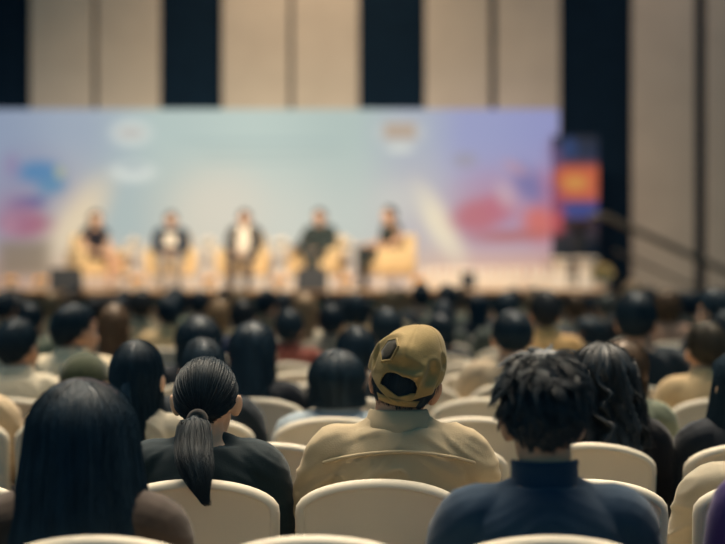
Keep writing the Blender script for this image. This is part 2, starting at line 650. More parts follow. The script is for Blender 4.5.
class Style:
    def __init__(s, L=0.0, crown=.02, side=.016, tip=.004, wx=1.0, wy=1.0, drift=0.0, nape=140, wave=0.0, wfreq=40, ridge=.003, nr=50, seed=1, cut=62, widen=1.0):
        s.__dict__.update({k_: v_ for k_, v_ in locals().items() if k_ != 's'})
    def pos(s, ph, t, h=0.0):
        """point at azimuth ph, t along the lock from crown (0) to tip (1), h above the surface"""
        ph, t, h = np.broadcast_arrays(np.asarray(ph, float), np.asarray(t, float), np.asarray(h, float))
        a = absphi(ph)
        if s.L <= 0:
            th = t * th_end(ph, s.nape)
            hh = s.side + (s.crown - s.side) * np.cos(np.minimum(th, PI / 2)) ** 2
            hh = hh * (1 - t ** 4) + s.tip * t ** 4
            P = ellp(ph, th, hh + h)
        else:
            Lp = s.L * sstep(s.cut, s.cut + 18, a)
            arc = 0.16
            t1 = arc / (arc + Lp)
            the = np.where(a < s.cut + 18, th_end(ph) * (1 - sstep(s.cut, s.cut + 18, a)) + np.radians(92) * sstep(s.cut, s.cut + 18, a), np.radians(92))
            th = np.minimum(t / t1, 1) * the
            hh = s.side + (s.crown - s.side) * np.cos(np.minimum(th, PI / 2)) ** 2
            P = ellp(ph, th, hh + h)
            u = np.clip((t - t1) / np.maximum(1 - t1, 1e-6), 0, 1)
            e = (u * Lp / s.L) ** 1.2
            back = np.clip(-np.cos(ph), -0.3, 1)
            tuck = 1 - (0.10 * np.sin(PI * np.minimum(u * 1.3, 1))) * (s.wx < 1.15)
            X = P[..., 0] * (1 + (s.wx - 1) * e) * tuck
            Y = P[..., 1] * (1 + (s.wy - 1) * e) + s.drift * e * back
            Z = P[..., 2] - u * Lp
            P = np.stack([X, Y, Z], -1)
        if s.wave:
            w = s.wave * sstep(.2, .6, t)
            P = P + np.stack([np.sin(t * s.wfreq + 23 * ph + 4 * np.sin(7 * ph)) * w, np.cos(t * s.wfreq * 1.1 + 31 * ph + 3 * np.sin(5 * ph)) * w, 0 * t], -1)
        return P
    def shell(s, nphi=128, nt=36):
        ph = np.linspace(0, 2 * PI, nphi, endpoint=False)
        tt = np.linspace(0.02, 1, nt)
        PH, TT = np.meshgrid(ph, tt)
        q = np.stack([np.cos(PH), np.sin(PH), TT * .12], -1)
        rg = snoise(q, s.nr * .45, s.seed, 3) * s.ridge * sstep(0.0, 0.25, TT) * (1 - .5 * TT)
        end = 1 + 0 * PH
        outer = s.pos(PH, TT * end, rg)
        inner = s.pos(PH, TT * end, np.full_like(PH, -(s.side + .002) if s.L <= 0 else -.014))
        g = Geo()
        R = np.concatenate([outer, inner[::-1]], 0)
        g.loft(R)
        return g
    def strands(s, g, N, seg=9, rad=.0009, hmin=-.003, hmax=.005, seed=2, spread=.05, t0max=.35):
        r = np.random.default_rng(seed)
        ph0 = r.uniform(0, 2 * PI, N)
        ncl = max(24, N // 22)
        cl = r.uniform(0, 2 * PI, ncl)
        ci = r.integers(0, ncl, N)
        ph0 = np.where(r.random(N) < .75, cl[ci] + r.normal(0, .045, N), ph0)
        t0 = r.uniform(0.02, t0max, N)
        t1 = 1 - r.random(N) ** 3 * .25
        k = np.linspace(0, 1, seg)
        T = t0[:, None] + (t1 - t0)[:, None] * k[None]
        PH = ph0[:, None] + (r.normal(0, spread, N)[:, None]) * k[None] ** 2 + (r.normal(0, .03, ncl)[ci])[:, None] * np.sin(k * 5)[None]
        H = r.uniform(hmin, hmax, N)[:, None] + (r.normal(0, .003, ncl)[ci])[:, None] * k[None] + 0 * T
        tubes(g, s.pos(PH, T, H), rad)

def tubes(g, P, rad, tipf=.25):
    """P (N, seg, 3): three-sided tapering fibres"""
    N, S, _ = P.shape
    t = np.gradient(P, axis=1)
    t /= np.linalg.norm(t, axis=-1, keepdims=True) + 1e-9
    ref = np.array([.31, .77, .55])
    n1 = np.cross(t, ref)
    n1 /= np.linalg.norm(n1, axis=-1, keepdims=True) + 1e-9
    n2 = np.cross(t, n1)
    k = np.linspace(0, 1, S)
    r = rad * (1 - (1 - tipf) * k ** 2)
    a = np.array([0, 2 * PI / 3, 4 * PI / 3])
    V = P[:, :, None] + r[None, :, None, None] * (np.cos(a)[None, None, :, None] * n1[:, :, None] + np.sin(a)[None, None, :, None] * n2[:, :, None])
    idx = np.arange(N * S * 3).reshape(N, S, 3)
    A, B = idx, np.roll(idx, -1, 2)
    Q = np.stack([A[:, :-1], B[:, :-1], B[:, 1:], A[:, 1:]], -1).reshape(-1, 4)
    g.add(V.reshape(-1, 3), Q)

STY = {
    'short': Style(crown=.020, side=.013, tip=.004, ridge=.006, nr=60, nape=148),
    'crop': Style(crown=.010, side=.007, tip=.002, ridge=.002, nr=60, seed=5),
    'undercap': Style(crown=.001, side=.001, tip=.013, ridge=.001, nr=60, nape=156),
    'bob': Style(L=.105, crown=.024, side=.022, wx=1.0, wy=.95, drift=.01, ridge=.002, seed=8),
    'long': Style(L=.24, crown=.020, side=.014, wx=1.02, wy=1.0, drift=-.06, ridge=.003, seed=12),
    'flare': Style(L=.30, crown=.020, side=.016, wx=1.75, wy=1.0, drift=-.06, ridge=.003, seed=19),
    'bighair': Style(L=.33, crown=.027, side=.033, wx=1.42, wy=1.0, drift=-.09, ridge=.0025, seed=14),
    'curly': Style(L=.22, crown=.026, side=.024, wx=1.45, wy=1.1, drift=-.07, wave=.024, wfreq=22, ridge=.011, seed=17),
}
def style_mesh(key, near=0, seed=0):
    def mk():
        s = STY[key]
        g = s.shell(160 if near else 96, 44 if near else 26)
        if near:
            s.strands(g, near, 12, .0009, -.002, .004, 3 + seed, t0max=.5 if s.L <= 0 else .3)
        else:
            s.strands(g, 700, 6, .0022, -.003, .009 if s.L <= 0 else .006, 4 + seed, spread=.12, t0max=.55)
        return g.mesh('hair', fix=False)
    return cached(('hair', key, near, seed), mk)

def tousled_mesh(N=900, per=13, seed=3, length=.050):
    s = Style(crown=.024, side=.015, tip=.002, ridge=.005, nr=70, seed=21, nape=144)
    g = s.shell(160, 40)
    r = np.random.default_rng(seed)
    ph = r.uniform(0, 2 * PI, N)
    ct = r.uniform(-.60, 1, N)
    th = np.arccos(ct)
    keep = th < th_end(ph, 142)
    ph, th = ph[keep], th[keep]
    n = len(ph)
    k = np.linspace(0, 1, 9)
    allP = []
    for i in range(n):
        lp = ph[i] + r.normal(0, .055, per) / max(.35, math.sin(th[i]))
        lt = np.clip(th[i] + r.normal(0, .055, per), 0.03, th_end(lp, 142))
        B = ellp(lp, lt, np.full(per, .010))
        c = ellp(np.array(ph[i]), np.array(th[i]), np.array(.010))
        nrm = (c - HC) / np.linalg.norm(c - HC)
        down = np.array([0, 0, -1.0]) - nrm * (-nrm[2])
        if np.linalg.norm(down) < .2:
            down = np.array([r.normal(), r.normal(), 0])
        down /= np.linalg.norm(down) + 1e-9
        sw = np.cross(nrm, down)
        dirv = down * r.uniform(.5, 1.0) + sw * r.normal(.25, .55)
        dirv /= np.linalg.norm(dirv)
        lift = r.uniform(.25, .60) * (1.0 if th[i] < 1.1 else .45 if th[i] < 1.6 else .12)
        l = length * r.uniform(.75, 1.2) * (1 if th[i] < 1.5 else .55 if th[i] < 1.9 else .38)
        tipc = c + nrm * l * lift * .62 + dirv * l
        mid = c + nrm * l * lift * .85 + dirv * l * .42
        b0 = B
        b1 = mid + (B - c) * .75
        b2 = tipc + (B - c) * .40 + r.normal(0, .0025, (per, 3))
        P = (1 - k)[None, :, None] ** 2 * b0[:, None] + 2 * (k * (1 - k))[None, :, None] * b1[:, None] + (k ** 2)[None, :, None] * b2[:, None]
        allP.append(P)
    tubes(g, np.concatenate(allP), .0010, .3)
    return g.mesh('hair', fix=False)

TIE = np.array([.004, -.120, -.040])
def ponytail_mesh(seed=6):
    s = Style(crown=.008, side=.007, tip=.003, ridge=0.0, nape=136)
    g = s.shell(160, 44)
    r = np.random.default_rng(seed)
    N, S = 3600, 10
    # scalp strands pulled to the tie
    ph = r.uniform(0, 2 * PI, N)
    te = th_end(ph, 136)
    th = np.where(r.random(N) < .5, te * r.uniform(.9, 1.0, N), te * r.uniform(.3, 1, N))
    A = ellp(ph, th, np.full(N, .0)) - HC
    A /= np.linalg.norm(A, axis=1, keepdims=True)
    Bd = (TIE - HC) / np.linalg.norm(TIE - HC)
    om = np.arccos(np.clip(A @ Bd, -1, 1))
    k = np.linspace(0, 1, S)
    D = (np.sin((1 - k)[None] * om[:, None])[..., None] * A[:, None] + np.sin(k[None] * om[:, None])[..., None] * Bd) / (np.sin(om)[:, None, None] + 1e-6)
    ang = np.arctan2(*(A @ np.stack([np.cross(Bd, [0, 0, 1]), np.cross(Bd, np.cross(Bd, [0, 0, 1]))], 1)).T)
    h = .009 + .0012 * np.sin(ang * 31 + 3 * np.sin(ang * 5)) + .0011 * np.sin(ang * 83 + 2 * np.sin(ang * 9)) + r.uniform(-.0012, .0015, N)
    R = HR + h[:, None, None]
    P = HC + D / np.linalg.norm(D / R, axis=-1, keepdims=True)
    tubes(g, P, .0010, .9)
    # tail
    axis = spline(np.array([TIE, TIE + (-.004, -.045, -.004), TIE + (.0, -.085, -.05), TIE + (.014, -.145, -.095), TIE + (.034, -.180, -.150), TIE + (.056, -.200, -.200)]), 5)
    rad = np.interp(np.linspace(0, 1, len(axis)), [0, .12, .4, .62, .85, 1], [.014, .024, .046, .042, .022, .006])
    g.limb(axis[:-9:2], rad[:-9:2] * .72, 20, 3, .72, (0, 1, 0))
    N2 = 2200
    aa = r.uniform(0, 2 * PI, N2)
    rr = np.sqrt(r.uniform(.45, 1.0, N2))
    off = np.stack([np.cos(aa) * rr, np.sin(aa) * rr * .72], -1)
    lenf = 1 - r.random(N2) ** 1.2 * .50
    S2 = 11
    kk = np.linspace(0, 1, S2)[None] * lenf[:, None]
    ai = kk * (len(axis) - 1)
    C = np.stack([np.interp(ai, np.arange(len(axis)), axis[:, i]) for i in range(3)], -1)
    Rr = np.interp(ai, np.arange(len(axis)), rad) * (1.02 + .10 * np.sin(aa * 11)[:, None])
    wob = r.normal(0, .004, (N2, 1)) * np.sin(kk * 7 + aa[:, None])
    P = C + np.stack([off[:, :1] * Rr + wob, off[:, 1:] * Rr * .6, off[:, 1:] * Rr * -.55], -1)
    tubes(g, P, .0010, .35)
    return g.mesh('hair', fix=False)

def halfup(seed=9):
    """long hair with a gathered lock over the loose lengths"""
    s = STY['long']
    g = s.shell(160, 44)
    s.strands(g, 2200, 12, .0009, -.002, .004, 31)
    t = np.array([0, -.122, -.005])
    g.limb([t + (0, .01, .01), t + (0, -.012, -.03), t + (.004, -.02, -.12), t + (.008, -.05, -.20)], [.014, .02, .022, .01], 14, 4, .7, (0, 1, 0))
    return g.mesh('hair', fix=False)

# ---- caps
def cap_height(PH, TH, TT, crumple):
    top = .018 * np.cos(np.minimum(TH, PI / 2)) ** .7 + .015
    if crumple:
        q = ellp(PH, TH, 0 * PH)
        top = top + .0040 * snoise(q, 44, 44, 2) + .010 * np.maximum(0, 1 - 2.4 * np.abs(snoise(q * np.array([1, 1, .7]), 26, 47, 2))) * sstep(.15, .4, TT)
        wq = ellp(PH, TH, 0 * PH)
        PW = PH + .10 * snoise(wq, 30, 91, 2)
        TW = TH + .09 * snoise(wq, 30, 92, 2)
        def dent(pc, tc, rp, rt, dpt, lip=.35):
            dp = ((PW - math.radians(pc) + PI) % (2 * PI)) - PI
            r = np.sqrt((dp * np.sin(TH) / rp) ** 2 + ((TW - math.radians(tc)) / rt) ** 2)
            return -dpt * np.exp(-r ** 3) + dpt * lip * np.exp(-((r - 1.45) / .30) ** 2)
        top = top + .004 + dent(142, 78, .17, .20, .020, .2) + dent(176, 76, .30, .09, .014, .2) + dent(112, 60, .18, .14, .010, .2) + dent(238, 74, .12, .20, .009, .2) + dent(160, 96, .06, .20, .009, .3)
        top = np.maximum(top, .0045)
        top = top + .010 * np.exp(-(((PH - math.radians(190)) / .35) ** 2 + ((TH - math.radians(60)) / .18) ** 2))
        top = top + .009 * np.exp(-(((PH - math.radians(165)) / .14) ** 2 + ((TH - math.radians(92)) / .20) ** 2))
        # raised rims along panel seams
    for sp in (0, 60, 120, 180, 240, 300):
        dp = (((PH - math.radians(sp)) + PI) % (2 * PI)) - PI
        top = top - .0018 * np.exp(-(dp * np.sin(TH) / .012) ** 2)
    return top

def cap_dome(crumple, width=1.0, opening=True, depth_back=-.052):
    nphi, nt = 144, 44
    ph = np.linspace(0, 2 * PI, nphi, endpoint=False)
    tt = np.linspace(0.02, 1, nt)
    PH, TT = np.meshgrid(ph, tt)
    a = absphi(PH)
    end = np.radians(np.interp(a, [0, 60, 110, 180], [74, 80, 93, 126]))
    TH = TT * end
    top = cap_height(PH, TH, TT, crumple)
    if opening:
        c0 = math.radians(184)
        qa, qb = (PH - c0) / .50, (TT - .925) / .235
        f = qa ** 2 + qb ** 2 + 1e-9
        inside = (f < 1) & (qb <= 0)
        kf = np.where(inside & (f > .62), 1 / np.sqrt(f), 1.0)
        P = ellp(c0 + (PH - c0) * kf, TH * (.925 + (TT - .925) * kf) / TT, np.where(inside, np.maximum(top, .010), top))
    else:
        P = ellp(PH, TH, top)
    idx = np.arange(nphi * nt).reshape(nt, nphi)
    A, B = idx, np.roll(idx, -1, 1)
    Q = np.stack([A[:-1], B[:-1], B[1:], A[1:]], -1)
    if opening:
        fl = inside.ravel()[Q]
        Q = Q[~fl.all(-1)]
    else:
        Q = Q.reshape(-1, 4)
    c = HC + np.array([0, 0, HR[2] + .031])
    g = Geo()
    V = P.reshape(-1, 3)
    g.add(np.vstack([V, V[:nphi].mean(0)]), Q.reshape(-1, 4), np.stack([np.roll(idx[0], -1), idx[0], np.full(nphi, nphi * nt)], -1))
    return g.mesh('cap_crown', fix=True)
def cap_brim():
    g = Geo()
    a = np.linspace(-1.05, 1.05, 24)
    rings = []
    for k in (0, .25, .5, .75, 1):
        r = np.array([.092, .112]) + k * np.array([.006, .075])
        x = np.sin(a) * r[0]
        y = np.cos(a) * r[1] - .012
        z = .040 - .012 * k - .03 * np.sin(a) ** 2 * k - .004 * k
        rings.append(np.stack([x, y, z], -1))
    R = np.array(rings)
    top = R + np.array([0, 0, .004])
    full = np.concatenate([R, top[:, ::-1]], 1)
    g.loft(full)
    return g.mesh('brim')

# ---- one seated person
def person(label, loc, rz, sc, sex='M', yaw=0, pitch=0, roll=0, arm='lap', leg='down', skin=M_SKIN, hair=None, hcol='black', top='shirt', tcol='#222a33',
           trs='#20242c', collar=None, seed=0, group=None, hair_me=None, bare_legs=False, collar_col=None, hair_sc=1.0, hx=(1, 1, 1, 0)):
    b = add('person', body_mesh(sex, yaw, pitch, roll, arm, leg, hx), skin)
    b.location = loc
    b.rotation_euler = (0, 0, rz)
    b.scale = sc
    tag(b, label, 'person', group)
    HM = head_matrix(yaw, pitch, roll, hx)
    me = hair_me or (style_mesh(hair) if hair else None)
    parts = {}
    if me is not None:
        h = add('hair', me, hairmat(hcol), b)
        h.matrix_local = HM @ Matrix.Diagonal((hair_sc, hair_sc, hair_sc, 1)) if hair_sc != 1 else HM
        parts['hair'] = h
    nm = {'shirt': 'shirt', 'knit': 'sweater', 'jacket': 'jacket', 'vest': 'top'}[top]
    tmat = tcol if not isinstance(tcol, str) else cloth(tcol)
    parts['top'] = add(nm, top_mesh(sex, arm, top, seed), tmat, b)
    if collar:
        parts['collar'] = add('collar', collar_mesh(sex, collar), cloth(collar_col) if collar_col else tmat, b)
    add('skirt' if bare_legs else 'trousers', trousers_mesh(sex, leg, bare_legs), cloth(trs), b)
    for s in (-1, 1):
        add('shoe', shoe_mesh(s, leg), mat('shoe_leather', '#1c1a1a', 0.4, 0.4, 0.1, 120, 0.1), b)
        e = add('eye', eye_mesh(), M_EYE, b)
        e.matrix_local = HM @ Matrix.Translation((s * .030, .0705, -.003))
        add('iris', iris_mesh(), M_IRIS, e)
    return b, HM, parts

# ------------------------------------------------------------------ the rows
def row_d(k):
    return 3.5 + 0.95 * k           # distance of the backrest rims of row k
CHAIR0 = make_chair()
CHAIR_USED = [False]
ROWS = {}
def put_chair(k, xp=None, X=None, label=None, group='covered banquet chairs', dz=0.0, rz=None):
    d = row_d(k)
    if X is None:
        X = px(xp, d)
    o = CHAIR0 if not CHAIR_USED[0] else copy_tree(CHAIR0)
    CHAIR_USED[0] = True
    o.location = (X, d + 0.272, 0)
    o.rotation_euler = (0, 0, rnd.uniform(-.03, .03) if rz is None else rz)
    tag(o, label, 'chair', group)
    ROWS.setdefault(k, []).append(X)
    return o

BASE_TOP = {'navy': 1.425, 'short': 1.339, 'crop': 1.328, 'bob': 1.344, 'long': 1.339, 'bighair': 1.346, 'curly': 1.346, 'tousled': 1.356, 'pony': 1.328, 'cap': 1.352, 'halfup': 1.339}
ORD = ['front-most', 'second', 'third']

def seat(who, x, y, k, sex='M', hair='short', chair_x=None, chair_label=None, wide=None, **kw):
    """someone in row k whose head is at picture column x with the top of the head at line y"""
    LOD[0] = int(k >= 4)
    d = row_d(k) + 0.25
    X = px(x, d)
    H = pz(y, d)
    sz = (H - 0.45) / (BASE_TOP[kw.pop('hkey', hair)] + kw.pop('low', 0.0) - 0.45)
    sx = min(1.06, max(0.92, sz)) if wide is None else wide
    z0 = 0.46 * (1 - sz)
    b, HM, parts = person(who, (X, row_d(k) + 0.292, z0), kw.pop('rz', 0.0), (sx, sx, sz), sex=sex, hair=hair if hair in STY else None, group='seated audience', **kw)
    if chair_x is None:
        cX = X
    else:
        cX = px(chair_x, row_d(k))
    put_chair(k, X=cX, label=chair_label or ('cream covered banquet chair under the ' + who.split(' seated')[0]))
    return b, HM, parts

# --- nearest row
b, HM, p = seat('person with tousled short black hair in navy high-neck sweater, seated nearest camera', 543, 345, 0, 'M', 'tousled', chair_x=551, wide=.98,
                hair_me=tousled_mesh(), hkey='navy', hx=(.95, .98, 1.15, .044), hcol='sheenblack', top='knit', tcol='#122d43', collar='turtle', pitch=-3, seed=1,
                chair_label='cream covered banquet chair under the person in navy high-neck sweater')
b, HM, p = seat('person with long wide black hair and thin headband in grey-brown cardigan, seated nearest camera', 83, 381, 0, 'F', 'bighair', chair_x=95, wide=1.06,
                hair_me=style_mesh('bighair', 4000), hkey='bighair', top='knit', tcol='#3f352f', seed=2,
                chair_label='cream covered banquet chair under the person with long wide hair and headband')
g = Geo()
ph = np.linspace(-1.75, 1.75, 40)
pts = np.stack([np.sin(ph) * .1045, np.full(40, -.020), np.cos(ph) * .128 + .012], -1)
g.limb(pts, np.full(40, .0065), 10, 2, .8, (0, 1, 0))
hb = add('headband', g.mesh('headband'), cloth('#3a2c33'), b)
hb.matrix_local = HM
seat('person in violet sweater at the right end of the nearest row', 803, 352, 0, 'F', 'long', top='knit', tcol='#33245c', chair_label='cream covered banquet chair under the person in violet sweater')

# --- row of the cap
b, HM, p = seat('person in crumpled khaki cap and beige collared shirt seated in the middle', 398, 325, 1, 'M', 'cap', chair_x=380, wide=1.05, hkey='cap',
                hair_me=style_mesh('undercap', 1500), top='shirt', tcol=mat('beige_shirt', '#a7977a', 0.8, 0.2, 0.3, 220, 0.06, 8, 0.1), collar='shirt', yaw=-8, roll=12, seed=3, hx=(.95, .97, 1.02, 0), low=.004,
                chair_label='cream covered banquet chair under the person in khaki cap')
CAPM = mat('khaki_twill', '#8f7b50', 0.8, 0.2, 0.5, 240, 0.12, 16, 0.1)
c = add('cap', cap_dome(True), CAPM, b)
c.matrix_local = HM
sol = c.modifiers.new('thick', 'SOLIDIFY')
sol.thickness = .003
sol.offset = -1
add('brim', cap_brim(), CAPM, c)
g = Geo()
ph = np.linspace(PI - .62, PI + .70, 24)
top_ = ellp(ph, np.full(24, math.radians(117)), np.full(24, .0165))
bot_ = ellp(ph, np.full(24, math.radians(128)), np.full(24, .0150))
R = np.stack([bot_, top_, top_ * np.array([.97, .97, 1]), bot_ * np.array([.97, .97, 1])], 1)
g.loft(R)
add('adjuster_strap', g.mesh('strap'), CAPM, c)
g = Geo()
hx = np.linspace(0, 2 * PI, 6, endpoint=False) + .2
hp = math.radians(210) + np.concatenate([.27 * np.cos(hx), [0]])
ht = math.radians(60) + np.concatenate([.245 * np.sin(hx), [0]])
q = ellp(hp, ht, cap_height(hp, ht, ht / math.radians(118), True) + .0015)
ctr0 = q[-1]
q = q[:-1]
ctr = np.mean(q, 0)
nn = (ctr - HC) / np.linalg.norm(ctr - HC)
q = np.array(q)
g.loft(np.array([q - nn * .004, q + nn * .003, ctr0 + (q - ctr) * .55 + nn * .003]))
pt = add('patch', g.mesh('patch'), cloth('#2c2a22'), c)
pt['label'] = 'dark six-sided patch on khaki cap'
g = Geo()
qq = ctr + (q - ctr) * 1.06 + nn * .001
for i_ in range(6):
    g.limb(np.array([qq[i_], qq[(i_ + 1) % 6]]), np.array([.0034, .0034]), 8, 3)
add('patch_piping', g.mesh('patch_piping'), CAPM, pt)
g = Geo()
g.ell(HC + np.array([0, 0, HR[2] + .030]), (.010, .010, .005))
add('top_button', g.mesh('button'), CAPM, c)
# yoke seam welt across the shirt back
g = Geo()
xs = np.linspace(-.19, .19, 30)
YK = []
tm = p['top'].data
co = np.empty(len(tm.vertices) * 3, np.float32)
tm.vertices.foreach_get('co', co)
co = co.reshape(-1, 3)
def back_at(x, z):
    m = (np.abs(co[:, 0] - x) < .014) & (np.abs(co[:, 2] - z) < .014)
    return co[m, 1].min() if m.any() else -.16
for x in xs:
    z = 1.000 - 1.0 * x * x
    YK.append((x, back_at(x, z) - .0005, z))
YK = np.array(YK)
YK[1:-1, 1] = (YK[:-2, 1] + YK[1:-1, 1] + YK[2:, 1]) / 3
g.limb(YK, np.full(30, .0055), 8, 2)
add('yoke_seam', g.mesh('yoke_seam'), MATS['beige_shirt'], p['top'])

b, HM, p = seat('person with low black ponytail in dark teal-black jacket seated left of the cap', 206, 357, 1, 'F', 'pony', chair_x=194, wide=.98, hkey='pony',
                hair_me=ponytail_mesh(), hcol='softblack', top='jacket', tcol='#13242b', yaw=-5, skin=M_SKINL, seed=4,
                chair_label='cream covered banquet chair under the person with low ponytail')
g = Geo()
Rt = Matrix.Rotation(math.radians(78), 3, 'X')
for k in range(1):
    g.torus(TIE + (-.002, -.020, .004), .020, .0085, Rt)
sc_ = add('scrunchie', g.mesh('scrunchie'), cloth('#5a534e'), b)
sc_.matrix_local = HM
seat('person in loose white shirt at the right edge, head out of frame', 772, 388, 1, 'M', 'short', chair_x=780, wide=1.06, top='shirt', tcol='#9a917e', collar='shirt', seed=5,
     chair_label='cream covered banquet chair under the person in loose white shirt')

# --- third row from the camera
seat('person with half-up long black hair in pale grey blouse, seated third row', 137, 341, 2, 'F', 'halfup', hkey='halfup', hair_me=halfup(), top='shirt', tcol='#a59c8a', collar='shirt', skin=M_SKINL, yaw=-10,
     chair_label='cream covered banquet chair under the person with half-up hair')
seat('person with long curly black hair in black top, behind the navy sweater', 602, 344, 2, 'F', 'curly', hkey='curly', chair_x=588, hcol='dark', hair_me=style_mesh('curly', 2800), top='knit', tcol='#15181f', yaw=-6, wide=1.0,
     chair_label='cream covered banquet chair under the person with long curly hair')
seat('person with straight black hair in black jacket at right picture edge', 742, 352, 2, 'F', 'flare', hkey='long', chair_x=755, hair_me=style_mesh('flare', 2200, 2), top='jacket', tcol='#141c26', yaw=25, wide=1.0, skin=M_SKINL,
     chair_label='cream covered banquet chair under the person in black jacket at right edge')

# --- fourth row
seat('person with rounded black bob and light blue collar, left of the cap', 337, 350, 3, 'F', 'bob', hkey='bob', chair_x=331, hair_me=style_mesh('bob', 2200), top='shirt', tcol='#8e9ba4', collar='shirt', wide=1.06, hx=(1.0, 1, 1.12, .022), low=.045,
     chair_label='cream covered banquet chair under the person with black bob')
seat('person with light brown hair tied back and grey-green collar, turned right', 622, 341, 3, 'F', 'bob', chair_x=602, hcol='brown', top='shirt', tcol='#6f7563', collar='shirt', yaw=-25, skin=M_SKINL,
     chair_label='cream covered banquet chair under the brown-haired person with grey-green collar')
b, HM, p = seat('person in dark olive cap, behind the long wide hair', 84, 353, 3, 'M', 'cap', hkey='cap', hair_me=style_mesh('crop'), top='shirt', tcol='#8a7a5e', yaw=-12, collar='shirt',
                chair_label='cream covered banquet chair under the person in dark olive cap')
c = add('cap', cap_dome(False, opening=False), cloth('#39402f'), b)
c.matrix_local = HM
so = c.modifiers.new('thick', 'SOLIDIFY')
so.thickness = .003
add('brim', cap_brim(), cloth('#39402f'), c)
g = Geo()
ph = np.linspace(PI - 1.2, PI + 1.2, 30)
g.loft(np.stack([ellp(ph, np.full(30, math.radians(113)), np.full(30, .0165)), ellp(ph, np.full(30, math.radians(104)), np.full(30, .0175)),
                 ellp(ph, np.full(30, math.radians(104)), np.full(30, .013)), ellp(ph, np.full(30, math.radians(113)), np.full(30, .012))], 1))
cb = add('cap_band', g.mesh('cap_band'), cloth('#6d7a70'), c)
seat('person with short black hair directly beyond the ponytail', 203, 340, 3, 'M', 'short', top='jacket', tcol='#1b242c', chair_label='cream covered banquet chair beyond the ponytail')
seat('person in beige shirt at left picture edge, mostly out of frame', -38, 335, 3, 'M', 'short', top='shirt', tcol='#b5a285', collar='shirt', chair_label='cream covered banquet chair under the person in beige shirt at left edge')

# --- fifth row
seat('person with short black hair in white shirt at left edge', 18, 320, 4, 'M', 'short', top='shirt', tcol='#cfc3ab', collar='shirt', yaw=-25, chair_label='cream covered banquet chair under the person in white shirt at left edge')
seat('person with long straight black hair in black jacket, left of the bob', 253, 322, 4, 'F', 'long', chair_x=256, top='jacket', tcol='#161d26', wide=1.05, hx=(1.06, 1.05, 1.12, .02), low=.04, chair_label='cream covered banquet chair under the person with long straight hair and black jacket')
seat('person with short black hair just beyond the bob', 356, 328, 4, 'M', 'short', top='jacket', tcol='#262b30', chair_label='cream covered banquet chair just beyond the black bob')
seat('person with cropped brown hair in beige knit shirt near right edge', 706, 323, 4, 'M', 'short', chair_x=719, hcol='olive', top='knit', tcol='#b79e78', collar='shirt', yaw=6, chair_label='cream covered banquet chair under the brown-haired person in beige knit shirt')

# --- sixth row
seat('person with short black hair in white shirt, face turned right', 74, 305, 5, 'M', 'short', top='shirt', tcol='#d2c4a8', collar='shirt', yaw=-45, wide=1.06, chair_label='cream covered banquet chair under the person in white shirt turned right')
seat('person with wide black bob in black jacket, beyond the ponytail', 199, 318, 5, 'F', 'bob', top='jacket', tcol='#161e28', wide=1.06, hair_sc=1.06, chair_label='cream covered banquet chair under the person with wide black bob')
seat('person with short black hair in pale beige jacket, beyond the empty chairs', 512, 312, 5, 'M', 'short', top='jacket', tcol='#a99880', wide=1.06, chair_label='cream covered banquet chair under the person in pale beige jacket')
seat('tall person with short black hair in dark jacket, right of centre', 635, 293, 5, 'M', 'short', chair_x=628, top='jacket', tcol='#1d2a33', yaw=-12, wide=1.06, chair_label='cream covered banquet chair under the tall person in dark jacket')
seat('person with dark hair in grey top, left of the brown crop near right edge', 727, 312, 5, 'M', 'short', top='shirt', tcol='#55544e', chair_label='cream covered banquet chair beyond the brown crop near right edge')

